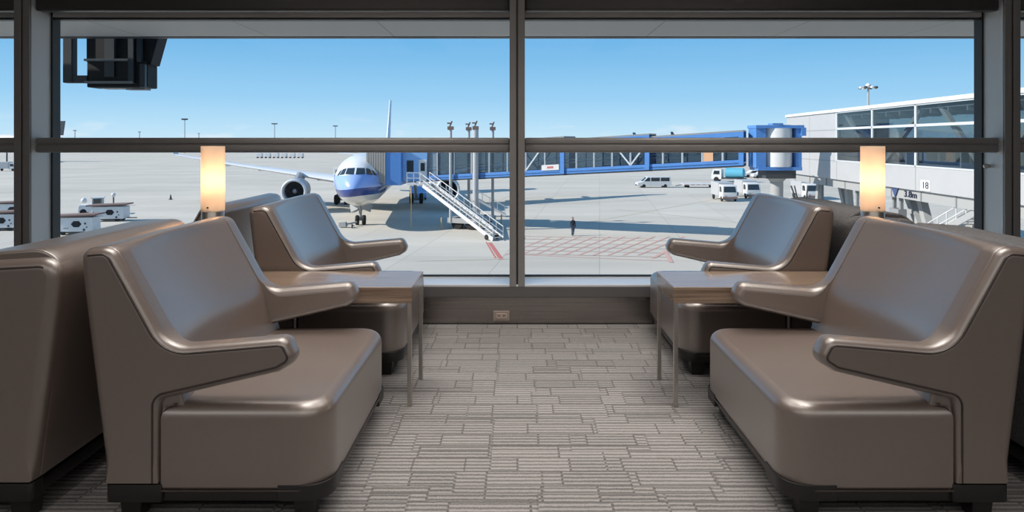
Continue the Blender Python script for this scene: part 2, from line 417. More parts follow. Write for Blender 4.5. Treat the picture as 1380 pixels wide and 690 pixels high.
# small lock knob on the right column
k = MB(); k.cyl((3.2, 4.62, 1.03), (3.18, 4.62, 1.03), .012, 12); k.sphere((3.172, 4.62, 1.03), .017)
tag(k.build('latch_knob', M['steel'], None, 40), 'small metal latch knob on inner face of the right window column', 'latch')

# outside canopy above window
struct(MB().box(-40, 40, 4.95, 7.52, 2.35, 2.7).build('canopy_soffit', M['soffit']))
struct(MB().box(-40, 40, 7.52, 7.62, 2.342, 2.8).build('canopy_fascia', M['dkgrey']))
# facade of our own building below floor (keeps the apron honest from other views)
struct(MB().box(-40, 40, 4.2, 4.95, GZ, -.15).build('wall_facade', M['offwhite']))

# electrical outlet
o = thing('wall_outlet', (-.103, WY, .056), 0, 'small beige power outlet plate on the metal panel under the window', 'outlet')
MB().box(-.053, .053, -.008, 0, -.033, .033).build('cover_plate', M['plastic'], o, bevel=.003)
MB().slab(fillet([(-.036, -.018, .012), (.036, -.018, .012), (.036, .018, .012), (-.036, .018, .012)]), lambda a, b, d: (a, d, b), -.012, -.006, .002, .001, 2).build('socket_face', mat('socket_plastic', (.42, .34, .30), .5), o)
h = MB()
for sx in (-.022, -.012, .012, .022): h.box(sx-.002, sx+.002, -.0128, -.0118, -.004, .010)
h.build('socket_slot', M['black'], o)

# ------------------------------------------------------------------ lounge chairs
W = .93; TH = .092
PANEL = fillet([(-.335, .128, .012), (-.425, .858, .035), (-.322, .868, .05), (-.147, .550, .11), (.225, .582, .036), (.262, .510, .042), (.205, .474, .05), (-.170, .388, .022), (-.170, .128, .004)], 8)
BACK = fillet([(-.335, .130, .012), (-.425, .858, .035), (-.322, .868, .055), (-.150, .553, .30), (-.095, .33, .02), (-.12, .130, .01)], 10)
def inset_ring(poly, k):
    A = sum(poly[i][0]*poly[(i+1) % len(poly)][1]-poly[(i+1) % len(poly)][0]*poly[i][1] for i in range(len(poly)))
    P = poly if A > 0 else poly[::-1]; out = []
    for i in range(len(P)):
        a = P[i-1]; b = P[(i+1) % len(P)]; dx, dy = b[0]-a[0], b[1]-a[1]; l = math.hypot(dx, dy) or 1
        out.append((P[i][0]-dy/l*k, P[i][1]+dx/l*k))
    return out
FPANEL = fillet([(-.335, .128, .012), (-.425, .82, .06), (-.06, .80, .09), (.03, .57, .10), (.235, .570, .036), (.268, .505, .042), (.205, .468, .05), (-.170, .388, .022), (-.170, .128, .004)], 8)
FBACK = fillet([(-.335, .130, .012), (-.425, .845, .09), (-.07, .82, .11), (-.0, .50, .20), (-.02, .33, .02), (-.05, .130, .01)], 10)
def make_chair(name, leather, piping, label, loc, rz, group, soft=.028, PANEL=PANEL, BACK=BACK, bulge=.02):
    t = thing(name, loc, rz, label, 'armchair', group)
    hw = W/2
    panel = refine(PANEL, .03)
    for s in (-1, 1):
        mb = MB()
        w_in = lambda a, b: 1.0 if a > -.09 else (0.0 if a < -.15 else (a+.15)/.06)
        w_out = lambda a, b: max(.12, min(1., (b-.128)/.08))
        mb.slab(panel, lambda a, b, d, s=s: (a, s*d, b), hw, hw-TH, soft, .034, 6, inset1=w_in, inset0=w_out)
        arm = mb.build('armrest', leather, t, 50)
        ring = inset_ring(panel, soft*.7)
        ring = [(a, max(b, .131)) for a, b in ring]
        st_ = min(range(len(ring)), key=lambda q: (ring[q][0]+.39)**2+(ring[q][1]-.84)**2)
        en_ = min(range(len(ring)), key=lambda q: (ring[q][0]+.19)**2+(ring[q][1]-.135)**2)
        ring = ring[::-1]; st_ = len(ring)-1-st_; en_ = len(ring)-1-en_
        ring = ring[st_:en_+1] if en_ > st_ else ring[st_:]+ring[:en_+1]
        ring = [(a, s*(hw-.0012), b) for a, b in ring]
        MB().tube(ring, .0036, 6).build('piping', piping, arm, 60)
    # back: concave across the width
    bk = inset_ring(refine(BACK, .025), -.0022); w2 = hw-soft*.95
    def shift(a, b, nx, ny, d):
        u = d/w2; front = max(0., nx)
        return -.045*front*(1-u*u)**1.5 - bulge*max(0., -nx)*(1-u*u)
    mb = MB(); mb.slab(bk, lambda a, b, d: (a, d, b), -w2, w2, .008, .008, 3, mids=[i/20 for i in range(1, 20)], shift=shift)
    b_ = mb.build('backrest', leather, t, 60)
    # seat cushion block
    plan = refine(fillet([(-.166, -hw+.004, .004), (.362, -hw+.004, .105), (.362, hw-.004, .105), (-.166, hw-.004, .004)], 10), .04)
    mb = MB(); mb.slab(plan, lambda a, b, d: (a, b, d), .108, .372, .012, .045, 7)
    seat = mb.build('seat', leather, t, 50)
    mb = MB(); mb.slab(refine(fillet([(-.2, -hw+TH, .02), (-.10, -hw+TH, .02), (-.10, hw-TH, .02), (-.2, hw-TH, .02)], 3), .05), lambda a, b, d: (a, b, d), .11, .36, .01, .01, 2)
    mb.build('seat_rear', leather, seat, 50)
    ring = [(a, b, .106) for a, b in refine(fillet([(-.166, -hw+.003, .004), (.3635, -hw+.003, .105), (.3635, hw-.003, .105), (-.166, hw-.003, .004)], 10), .05)]
    MB().tube(ring, .0034, 6, closed=True).build('piping', piping, seat, 60)
    # dark plinth with raised corner shoes
    mb = MB(); pl = fillet([(-.322, -hw+.012, .02), (.350, -hw+.012, .10), (.350, hw-.012, .10), (-.322, hw-.012, .02)], 8)
    mb.slab(pl, lambda a, b, d: (a, b, d), .070, .112, .003, .003, 2)
    for s in (-1, 1):
        sh = fillet([(-.337, s*(hw+.002), .02), (-.155, s*(hw+.002), .01), (-.175, s*(hw-.06), .01), (-.337, s*(hw-.06), .01)], 4)
        mb.slab(sh, lambda a, b, d: (a, b, d), .072, .127, .003, .003, 2)
        sh = fillet([(.20, s*(hw-.001), .004), (.3655, s*(hw-.001), .106), (.3655, s*(hw-.17), .004), (.30, s*(hw-.17), .01), (.20, s*(hw-.06), .01)], 8)
        mb.slab(sh, lambda a, b, d: (a, b, d), .074, .124, .003, .003, 2)
    mb.build('plinth', M['black_wood'], t, 40)
    for sx, sy in ((-.275, -1), (-.275, 1), (.275, -1), (.275, 1)):
        c = sy*(hw-.065); a = .034; q = .029
        MB().hexa([(sx-q, c-q, 0), (sx+q, c-q, 0), (sx+q, c+q, 0), (sx-q, c+q, 0), (sx-a, c-a, .072), (sx+a, c-a, .072), (sx+a, c+a, .072), (sx-a, c+a, .072)]).build('leg', M['black_wood'], t, bevel=.003)
    return t
YN, YF = 2.595, 3.935
c0 = make_chair('lounge_chair', M['leather'], M['leather_dark'], 'brown-grey leather lounge chair facing right, nearest on the left side of the aisle', (-.95, YN, 0), 0, 'leather lounge chairs')
dup(c0, (-.95, YF, 0), 0, 'brown-grey leather lounge chair facing right against the window, behind the left table')
b0 = make_chair('lounge_chair', M['leather'], M['leather_dark'], 'leather lounge chair seen only from behind at the left edge, nearest the camera', (-1.85, YN, 0), PI, 'leather lounge chairs', .035, FPANEL, FBACK, 0.)
b0.scale = (1, 1, 1.02)
dup(c0, (-1.935, YF, 0), PI, 'leather lounge chair at far left whose back top shows beside the left lamp')
dup(c0, (1.20, YN, 0), PI, 'brown-grey leather lounge chair facing left, nearest on the right side of the aisle')
dup(c0, (1.20, YF, 0), PI, 'brown-grey leather lounge chair facing left against the window, behind the right table')
f0 = make_chair('fabric_armchair', M['fabric'], M['fabric_piping'], 'dark grey woven fabric armchair behind the far right leather chair, near the window', (2.10, YF, 0), 0, 'grey fabric armchairs', .035, FPANEL, FBACK, 0.)
dup(f0, (2.10, YN-.01, 0), 0, 'dark grey fabric armchair hidden behind the near right leather chair')

# ------------------------------------------------------------------ tables
TY0, TY1, TH0, TH1 = 3.075, 3.455, .468, .541
def make_table(label, xc, half):
    t = thing('side_table', (xc, (TY0+TY1)/2, 0), 0, label, 'table', 'wooden tables between the chairs')
    hy = (TY1-TY0)/2
    MB().box(-half, half, -hy, hy, TH0, TH1).build('tabletop', M['wood'], t, bevel=.003)
    for sx in (-1, 1):
        for sy in (-1, 1):
            x = sx*(half-.011); y = sy*(hy-.011)
            MB().box(x-.0095, x+.0095, y-.0095, y+.0095, 0, TH0+.004).build('leg', M['steel'], t, bevel=.0015)
            
    return t
t1 = make_table('long wooden table with thin steel legs running between the left chairs', -1.44, .965)
t2 = dup(t1, (1.67, (TY0+TY1)/2, 0), 0, 'long wooden table with thin steel legs running between the right chairs')

# ------------------------------------------------------------------ lamps
def lamp(x, label):
    y = (TY0+TY1)/2+.0
    t = thing('table_lamp', (x, y, TH1), 0, label, 'lamp', 'cylinder table lamps')
    MB().lathe([(.052, 0), (.052, .318), (.0505, .322), (.0505, .33)], n=32).build('lamp_base', M['steel'], t, 40)
    MB().lathe([(.0535, .324), (.0535, .634), (.0495, .634), (.0495, .324), (.0535, .324)], n=40, caps=False).build('lamp_shade', M['shade'], t, 40)
    MB().cyl((0, 0, .32), (0, 0, .43), .012, 12).build('lamp_stem', M['steel'], t, 40)
    MB().cyl((0, -.055, .345), (0, -.061, .345), .004, 10).build('screw', M['black'], t, 40)
    MB().sphere((0, 0, .475), .016, 12, 8, (1, 1, 2.2)).build('bulb', emis('lamp_bulb', (1, .72, .42), 30), t, 60)
    l = D.lights.new('lamp_light', 'POINT'); l.energy = 3.3; l.color = (1, .82, .62); l.shadow_soft_size = .03
    lo = D.objects.new('lamp_light', l); COL.objects.link(lo); lo.parent = t; lo.location = (0, 0, .475)
    return t
lamp(-1.455, 'lit cylindrical table lamp with frosted shade on the left table')
lamp(1.70, 'lit cylindrical table lamp with frosted shade on the right table')

# ------------------------------------------------------------------ apron
ap = MB(); ap.add([(-2500, 5, GZ), (2500, 5, GZ), (2500, 5000, GZ), (-2500, 5000, GZ)], [(0, 1, 2, 3)])
struct(ap.build('ground_apron', M['concrete']))
def strip(mb, p, q, w, z=GZ+.012):
    z += .0007*len(mb.f); a = Vector((*p, z)); b = Vector((*q, z)); d = (b-a).normalized(); r = Vector((-d.y, d.x, 0))*w/2
    mb.add([a-r, b-r, b+r, a+r], [(0, 1, 2, 3)])
mb = MB()
y0, y1 = ground(700, 338)[1], ground(700, 318)[1]
xa, xb = -.5, ground(905, 345)[0]
strip(mb, ground(690, 343), ground(905, 352), .22); strip(mb, ground(690, 318), ground(880, 322), .22)
for k in range(13):
    x = 680+k*20
    if x > 870: break
    strip(mb, ground(x, 344), ground(x+62, 319), .2)
for k in range(5): strip(mb, ground(690, 322+k*5), ground(690+215, 325+k*5.5), .12)
strip(mb, ground(880, 348), ground(900, 338), .3); strip(mb, ground(905, 354), ground(896, 338), .3)
tag(mb.build('ground_marking', M['redline']), 'faded red hatched no-parking marking on apron below the window', 'ground marking', kind='structure')
mb = MB(); strip(mb, ground(660, 327), ground(676, 350), .35); strip(mb, ground(655, 326), ground(668, 348), .12)
tag(mb.build('ground_marking', M['red']), 'red line painted on apron at foot of bridge stairs', 'ground marking', kind='structure')
mb = MB()
strip(mb, ground(700, 268), ground(790, 262), .5); strip(mb, ground(790, 300), ground(1000, 262), .35); strip(mb, ground(1000, 300), ground(830, 300-18), .3)
strip(mb, ground(720, 276), ground(870, 270), .3); strip(mb, ground(560, 352), ground(690, 349), .2)
mb.build('ground_line', M['yellowline'])['kind'] = 'structure'

# ------------------------------------------------------------------ aircraft
def lerp_tab(tab, s):
    if s <= tab[0][0]: return tab[0][1:]
    for i in range(len(tab)-1):
        a, b = tab[i], tab[i+1]
        if s <= b[0]:
            t = (s-a[0])/(b[0]-a[0]); return tuple(a[k]+(b[k]-a[k])*t for k in range(1, len(a)))
    return tab[-1][1:]
FC = 4.85
SEC = [(0, .02, -.62), (.12, .42, -.61), (.4, .78, -.58), (.9, 1.18, -.51), (1.5, 1.52, -.43), (2.2, 1.82, -.34), (3.0, 2.10, -.25), (4, 2.36, -.16), (5.2, 2.58, -.08), (7, 2.77, -.02), (9, 2.83, 0), (38, 2.83, 0), (44, 2.5, .28), (50, 1.75, .85), (55, 1.0, 1.35), (58.5, .35, 1.7)]
ap_x, ap_y = ground(486, 303)
plane = thing('airliner', (ap_x, ap_y, GZ), .12, 'white twin-engine passenger jet with blue nose parked at the jet bridge', 'airplane')
YO = -6.7
mb = MB(); NS = 36; prev = None
svals = [0, .05, .12, .25, .4, .65, .9, 1.2, 1.5, 1.85, 2.2, 2.6, 3, 3.5, 4, 4.6, 5.2, 6, 7, 8, 9, 14, 20, 26, 32, 38, 41, 44, 47, 50, 53, 55, 57, 58.5]
vs = []; fs = []
for s in svals:
    r, zc = lerp_tab(SEC, s)
    for k in range(NS):
        a = 2*PI*k/NS; vs.append((r*math.sin(a), s+YO, FC+zc+r*math.cos(a)))
for i in range(len(svals)-1):
    for k in range(NS): fs.append((i*NS+k, i*NS+(k+1) % NS, (i+1)*NS+(k+1) % NS, (i+1)*NS+k))
fs += [tuple(range(NS))[::-1], tuple((len(svals)-1)*NS+k for k in range(NS))]
fus = mb.add(vs, fs).build('fuselage', M['livery'], plane, 50)
def on_nose(x, z, out=.02):
    s = 0.; 
    while s < 10:
        r, zc = lerp_tab(SEC, s)
        if x*x+(z-FC-zc)**2 <= r*r: break
        s += .01
    return (x*1.008, s+YO-out, z+.012)
for q in ([(-.10, 5.72), (-.98, 5.72), (-.86, 6.30), (-.10, 6.34)], [(.10, 5.72), (.98, 5.72), (.86, 6.30), (.10, 6.34)],
          [(-1.10, 5.70), (-1.66, 5.58), (-1.34, 6.18), (-.98, 6.28)], [(1.10, 5.70), (1.66, 5.58), (1.34, 6.18), (.98, 6.28)],
          [(-1.76, 5.55), (-2.02, 5.50), (-1.72, 5.95), (-1.46, 6.10)], [(1.76, 5.55), (2.02, 5.50), (1.72, 5.95), (1.46, 6.10)]):
    vs = []; n = 5
    for i in range(n+1):
        for j in range(n+1):
            u, v = i/n, j/n
            x = (q[0][0]*(1-u)+q[1][0]*u)*(1-v)+(q[3][0]*(1-u)+q[2][0]*u)*v
            z = (q[0][1]*(1-u)+q[1][1]*u)*(1-v)+(q[3][1]*(1-u)+q[2][1]*u)*v
            vs.append(on_nose(x, z, .035))
    MB().add(vs, [(i*(n+1)+j, (i+1)*(n+1)+j, (i+1)*(n+1)+j+1, i*(n+1)+j+1) for i in range(n) for j in range(n)]).build('cockpit_window', M['cab_glass'], fus, 60)
# cabin windows, both sides
for s in (-1, 1):
    z = FC+.55; x = s*math.sqrt(2.83**2-.55**2)
    cw = MB().box(-.05, .03, -.14, .14, -.19, .19).build('cabin_window', M['cab_glass'], fus, bevel=.03); cw.location = (x, 9.5+YO, z)
    for k in range(1, 44):
        if 15 < k < 18: continue
        c_ = cw.copy(); COL.objects.link(c_); c_.location = (x, 9.5+k*.93+YO, z)
    dr = MB(); x = s*2.62; dr.box(x-s*.15, x+s*.04, 5.3+YO, 6.4+YO, FC-.45, FC+1.35); dr.build('cabin_door', M['white'], fus, bevel=.05)
def airfoil_sweep(secs, name, m, parent):
    """secs: (le point, chord, thickness)"""
    pr = [(0, 0), (.03, .35), (.12, .75), (.35, 1), (.7, .55), (1, .03), (.7, -.3), (.35, -.6), (.12, -.5), (.03, -.25)]
    vs = []; n = len(pr)
    for (p, c, th) in secs:
        for (u, w) in pr: vs.append((p[0], p[1]+u*c, p[2]+w*th*.5))
    fs = [(i*n+k, i*n+(k+1) % n, (i+1)*n+(k+1) % n, (i+1)*n+k) for i in range(len(secs)-1) for k in range(n)]
    fs += [tuple(range(n))[::-1], tuple((len(secs)-1)*n+k for k in range(n))]
    return MB().add(vs, fs).build(name, m, parent, 40)
M['wing'] = mat('wing_grey', (.62, .64, .66), .35)
for s in (-1, 1):
    w = airfoil_sweep([((s*1.5, 19.0+YO, 3.55), 11.5, 1.5), ((s*9.5, 24.6+YO, 4.45), 7.2, .95), ((s*20, 32.0+YO, 5.6), 4.6, .55), ((s*31.5, 40.5+YO, 7.0), 2.2, .25)], 'wing', M['wing'], plane)
    airfoil_sweep([((s*31.4, 40.5+YO, 6.95), 2.2, .2), ((s*32.3, 42.0+YO, 9.0), .9, .1)], 'winglet', M['white'], w)
    for xx, yy, zz in ((12, 33.2, 4.35), (17.5, 36, 5.0), (23, 39, 5.6)):
        MB().sphere((s*xx, yy+YO, zz), .4, 10, 8, (.7, 4.2, 1)).build('flap_fairing', M['wing'], w, 60)
    en = thing('engine', (0, 0, 0), 0, 'x', 'x'); del en['label']; del en['category']; en.parent = plane; en.location = (s*9.6, 19.3+YO, 2.75)
    MB().lathe([(1.22, 1.6), (1.24, .5), (1.30, .12), (1.40, 0), (1.50, .1), (1.60, .6), (1.64, 1.6), (1.58, 3), (1.38, 4.4), (1.2, 4.9), (1.1, 4.9), (1.15, 3)], axis='y', n=36, caps=False).build('nacelle', M['ltgrey'], en, 50)
    lip = MB(); lip.lathe([(1.235, .42), (1.30, .10), (1.40, -.01), (1.505, .09), (1.575, .42)], axis='y', n=36, caps=False); lip.build('intake_lip', M['alu_light'], en, 60)
    fb = MB(); fb.lathe([(1.2, 1.25), (.02, 1.25)], axis='y', n=30, caps=False)
    for k in range(22):
        a = 2*PI*k/22; c_, s_ = math.cos(a), math.sin(a)
        fb.add([(c_*.3-s_*.03, 1.0, s_*.3+c_*.03), (c_*1.18-s_*.12, .95, s_*1.18+c_*.12), (c_*1.18+s_*.06, 1.2, s_*1.18-c_*.06), (c_*.3+s_*.03, 1.2, s_*.3-c_*.03)], [(0, 1, 2, 3)])
    fb.build('fan', M['dkgrey'], en)
    MB().lathe([(.02, .45), (.15, .6), (.32, 1.0), (.34, 1.25)], axis='y', n=18).build('spinner', M['grey'], en, 60)
    MB().sphere((.12, .62, .1), .07, 8, 6).build('spinner_mark', M['white'], en)
    MB().lathe([(.9, 3.5), (.8, 5.2), (.4, 6.2), (.05, 6.4)], axis='y', n=20).build('exhaust_cone', M['grey'], en, 50)
    MB().hexa([(-.18, 1.3, 1.45), (.18, 1.3, 1.45), (.18, 6.2, 1.1), (-.18, 6.2, 1.1), (-.15, 3.6, 2.3), (.15, 3.6, 2.3), (.15, 8.5, 1.7), (-.15, 8.5, 1.7)]).build('pylon', M['ltgrey'], en)
    airfoil_sweep([((s*.8, 49.5+YO, 6.2), 6.2, .6), ((s*9.8, 56.5+YO, 7.0), 2.4, .2)], 'tailplane', M['wing'], plane)
# fin
pr = [(0, 0), (.05, .5), (.3, 1), (.7, .5), (1, .03), (.7, -.5), (.3, -1), (.05, -.5)]
vs = []; fs = []
for (z, y, c, th) in ((7.0, 45.5, 9.5, .42), (9, 48.2, 7.4, .36), (16.4, 55.6, 3.6, .2)):
    for u, w_ in pr: vs.append((w_*th, y+u*c+YO, z))
n = len(pr); fs = [(i*n+k, i*n+(k+1) % n, (i+1)*n+(k+1) % n, (i+1)*n+k) for i in range(2) for k in range(n)]+[tuple(range(n)), tuple(2*n+k for k in range(n))]
MB().add(vs, fs).build('tail_fin', mat('fin_paint', (.55, .60, .70), .35), plane, 40)
def wheel(mb, x, y, r, w): mb.lathe([(r*.55, -w/2), (r*.9, -w/2), (r, -w*.3), (r, w*.3), (r*.9, w/2), (r*.55, w/2)], (x, y, r), 18, 'x')
ng = MB(); ng.cyl((0, 0, .5), (0, .25, 2.4), .13, 12); ng.cyl((0, .05, 1.2), (0, -1.3, 2.3), .07, 8); ng.beam((-.5, 0, .52), (.5, 0, .52), .12, .12)
ng.beam((-.55, -.3, 1.6), (-.75, -.1, 2.35), .05, 1.4); ng.beam((.55, -.3, 1.6), (.75, -.1, 2.35), .05, 1.4); ng.box(-.16, .16, -.2, -.05, 1.25, 1.6)
g = ng.build('nose_gear', M['ltgrey'], plane, 40)
for s in (-1, 1):
    mb = MB(); wheel(mb, s*.36, 0, .53, .36); mb.build('wheel', M['tyre'], g, 40)
    mg = MB(); mg.cyl((s*5.3, 25.5, .7), (s*5.0, 25.5, 3.6), .24, 12); mg.beam((s*5.3, 24.5, .7), (s*5.3, 26.5, .7), .22, .22)
    m_ = mg.build('main_gear', M['ltgrey'], plane, 40)
    for yy in (24.5, 26.5):
        for dx in (-.7, .7):
            mb = MB(); wheel(mb, s*5.3+dx, yy, .7, .5); mb.build('wheel', M['tyre'], m_, 40)

# tow bar and blocks at nose wheel
tb = MB(); tb.beam((-1.2, -1.2, .35), (-.2, -.2, .45), .16, .16); tb.beam((-1.9, -1.0, .3), (-1.2, -1.2, .35), .5, .5); tb.beam((-.4, -1.8, .25), (-1.2, -1.2, .35), .12, .12)
tg = thing('tow_bar', (ap_x, ap_y-1.0, GZ), .2, 'pale tow bar lying at the jet nose wheel', 'tow bar')
tb.build('bar', M['ltgrey'], tg)
for xy in ((-1.7, -.8), (-.6, -1.7)):
    mb = MB(); wheel(mb, xy[0], xy[1], .22, .12); mb.build('wheel', M['tyre'], tg, 40)
# ground power unit at the nose
def gpu(name, x, y, rz, label, group=None, L=3.4, Wd=1.7, H=1.7):
    t = thing(name, (x, y, GZ), rz, label, 'ground equipment', group)
    b = MB().slab(fillet([(-L/2, .32, .05), (L/2, .32, .05), (L/2, H, .08), (-L/2, H, .08)], 4), lambda a, b, d: (a, d, b), -Wd/2, Wd/2, .04, .04, 3).build('body', M['white'], t, 40)
    hx = [(math.cos(PI/3*k)*.48+.25, math.sin(PI/3*k)*.34+H*.62) for k in range(6)]
    MB().slab(hx, lambda a, b, d: (a, d, b), -Wd/2-.02, -Wd/2+.02, .005, .005, 1).build('vent', M['black'], b)
    for (u, v, r) in ((1.05, 1.1, .1), (1.2, .75, .07), (.95, .5, .12), (-1.4, .55, .1), (-1.45, 1.1, .06)):
        if abs(u) < L/2: MB().cyl((u, -Wd/2-.015, v), (u, -Wd/2+.02, v), r, 10).build('port', M['dkgrey'], b)
    MB().box(-.9, -.45, -Wd/2-.015, -Wd/2, .62, .72).build('plate', M['grey'], b)
    mb = MB(); mb.hexa([(-L/2-.5, -Wd/2-.2, H+.02), (L/2+.3, -Wd/2-.2, H+.16), (L/2+.3, Wd/2+.2, H+.16), (-L/2-.5, Wd/2+.2, H+.02), (-L/2-.5, -Wd/2-.2, H+.17), (L/2+.3, -Wd/2-.2, H+.31), (L/2+.3, Wd/2+.2, H+.31), (-L/2-.5, Wd/2+.2, H+.17)])
    mb.build('canvas_top', M['brown'], t)
    mb = MB(); mb.box(-L/2+.2, L/2-.2, -Wd/2+.05, -Wd/2+.3, .18, .34); mb.box(L/2, L/2+1.1, -.05, .05, .3, .4); mb.build('chassis', M['dkgrey'], t)
    for xx in (-1, 1):
        for yy in (-Wd/2+.1, Wd/2-.1):
            q = MB(); q.lathe([(.1, -.09), (.26, -.09), (.28, 0), (.26, .09), (.1, .09)], (xx, yy, .28), 16, 'y'); q.build('wheel', M['tyre'], t, 40)
    return t
x, y = ground(97, 317); gp = gpu('power_cart', x, y+.9, .12, 'white equipment cart with dark hexagonal vent, nearest beside the left column', 'white equipment carts')
x, y = ground(143, 299); dup(gp, (x, y+.9, GZ), .12, 'white equipment cart with dark vent parked behind the nearest cart')
x, y = ground(5, 310); dup(gp, (x, y, GZ), .1, 'white equipment cart seen in the outermost left window pane, nearer one')
x, y = ground(2, 296); dup(gp, (x, y+2, GZ), .1, 'white equipment cart seen in the outermost left window pane, farther one')

# generic vehicle (x forward)
def vehicle(name, loc, rz, label, cat, prof, wd, wins, wheels, m, extra=None, group=None, wr=.36, front=None):
    t = thing(name, (*loc, GZ), rz, label, cat, group)
    body = MB().slab(fillet(prof, 4), lambda a, b, d: (a, d, b), -wd/2, wd/2, .06, .06, 3).build('body', m, t, 40)
    for w_ in wins:
        MB().slab(fillet(w_, 3), lambda a, b, d: (a, d, b), -wd/2-.015, wd/2+.015, .004, .004, 1).build('window', M['cab_glass'], body)
    if front:
        (x_, z0, z1, x1_) = front
        MB().hexa([(x_-.02, -wd*.42, z0), (x_+.03, -wd*.42, z0), (x_+.03, wd*.42, z0), (x_-.02, wd*.42, z0), (x1_-.02, -wd*.38, z1), (x1_+.03, -wd*.38, z1), (x1_+.03, wd*.38, z1), (x1_-.02, wd*.38, z1)]).build('windscreen', M['cab_glass'], body)
    for xx in wheels:
        for s in (-1, 1):
            q = MB(); q.lathe([(.05, -.11), (wr*.9, -.11), (wr, -.06), (wr, .06), (wr*.9, .11), (.05, .11)], (xx, s*(wd/2-.1), wr), 18, 'y'); q.build('wheel', M['tyre'], t, 40)
    if extra: extra(t)
    return t
def van_extra(t):
    MB().box(3.3, 3.42, -.7, .7, .4, .62).build('bumper', M['dkgrey'], t); MB().box(3.2, 3.36, .55, .85, .75, .95).box(3.2, 3.36, -.85, -.55, .75, .95).build('headlight', M['alu_light'], t)
x, y = ground(882, 253)
vehicle('van', (x, y+1), PI+.05, 'white minivan parked on apron beneath the jet bridge', 'van',
        [(-3.3, .35, .1), (3.35, .35, .1), (3.4, .95, .12), (2.3, 1.2, .1), (1.4, 2.1, .15), (-3.2, 2.15, .15)], 1.95,
        [[(1.55, 1.25, .05), (2.1, 1.25, .05), (1.3, 1.95, .05), (.9, 1.95, .05), (.9, 1.25, .02)], [(-1.0, 1.25, .05), (.7, 1.25, .05), (.7, 1.95, .05), (-1.0, 1.95, .05)], [(-2.9, 1.25, .05), (-1.2, 1.25, .05), (-1.2, 1.95, .05), (-2.9, 1.95, .05)]],
        (-2.1, 2.1), M['white'], van_extra, front=(2.28, 1.25, 2.0, 1.5))
# flat dolly
x, y = ground(944, 253)
t = thing('cargo_dolly', (x, y+1, GZ), 0, 'low flat white cargo dolly standing right of the minivan', 'dolly')
MB().box(-3.3, 3.3, -1.2, 1.2, .5, .72).build('deck', M['white'], t); MB().beam((-3.3, 0, .55), (-4.6, 0, .3), .12, .12).build('drawbar', M['dkgrey'], t)
q = MB()
for k in range(6): q.box(-3+k*1.1, -2.4+k*1.1, -1.25, -1.2, .55, .7)
q.build('stripe_panel', M['redline'], t)
for xx in (-2.4, 2.4):
    for s in (-1, 1):
        q = MB(); q.lathe([(.05, -.1), (.28, -.1), (.28, .1), (.05, .1)], (xx, s*.9, .28), 14, 'y'); q.build('wheel', M['tyre'], t, 40)
# white truck facing camera (front towards -Y => rz=-pi/2)
def truck(px, py, label, rz=-PI/2, group='white service trucks'):
    x, y = ground(px, py)
    def ex(t):
        MB().box(-3.4, .7, -1.15, 1.15, .75, 2.75).build('cargo_box', M['offwhite'], t, bevel=.04)
        MB().box(2.55, 2.75, -1.1, 1.1, .4, .7).build('bumper', M['brown'], t)
        MB().box(2.6, 2.66, -.95, -.6, .85, 1.05).box(2.6, 2.66, .6, .95, .85, 1.05).build('headlight', M['alu_light'], t)
    return vehicle('service_truck', (x, y+2.7), rz, label, 'truck', [(.75, .45, .05), (2.6, .45, .08), (2.62, 1.35, .1), (2.3, 2.45, .15), (.75, 2.5, .1)], 2.2,
                   [[(1.1, 1.4, .03), (2.2, 1.4, .03), (2.0, 2.2, .03), (1.1, 2.2, .03)]], (-2.4, 1.9), M['white'], ex, group, .42, (2.6, 1.4, 2.25, 2.36))
truck(984, 272, 'white service truck facing the window, right of the cargo dolly')
truck(1016, 268, 'white service truck partly hidden by the far right leather chair, beside the bridge column')
truck(1097, 270, 'white service truck standing under the walkway beside the bridge column')
# tanker behind
x, y = ground(985, 246)
def tank_ex(t):
    MB().lathe([(.02, -3.6), (.8, -3.55), (1.15, -3.3), (1.15, .4), (.8, .6), (.02, .65)], (0, 0, 2.0), 20, 'x').build('tank', M['teal'], t, 40)
    MB().box(-3.8, 3, -1, 1, .7, .95).build('chassis', M['dkgrey'], t)
vehicle('tanker_truck', (x, y+2), PI-.5, 'teal tank truck behind the white service trucks', 'truck', [(1.2, .6, .05), (3.4, .6, .1), (3.4, 1.6, .1), (3.0, 2.8, .15), (1.2, 2.8, .1)], 2.3,
        [[(1.6, 1.7, .03), (3.0, 1.7, .03), (2.8, 2.5, .03), (1.6, 2.5, .03)]], (-2.6, 2.3), M['white'], tank_ex, None, .6)
CAR = [(-2.1, .3, .1), (2.1, .3, .1), (2.15, .8, .12), (1.2, .95, .1), (.5, 1.42, .15), (-1.2, 1.45, .15), (-2.0, 1.0, .1)]
def car(px, py, rz, label, m, group=None, sc=1):
    x, y = ground(px, py)
    return vehicle('car', (x, y), rz, label, 'car', [(a*sc, b*sc, c) for a, b, c in CAR], 1.75*sc, [[(-1.1*sc, .95*sc, .03), (.8*sc, .95*sc, .03), (.45*sc, 1.32*sc, .03), (-1.0*sc, 1.34*sc, .03)]], (-1.3*sc, 1.3*sc), m, None, group, .32*sc)
car(1015, 239, PI, 'small pale car far off, left of the bridge column', M['white'], 'far parked cars', 1.25)
car(1028, 240, PI, 'small pale car far off, right beside the bridge column', M['white'], 'far parked cars', 1.25)
car(563, 268, -PI/2+.2, 'pale blue service car parked beneath the bridge cab', M['ltblue'], None, 1.35)
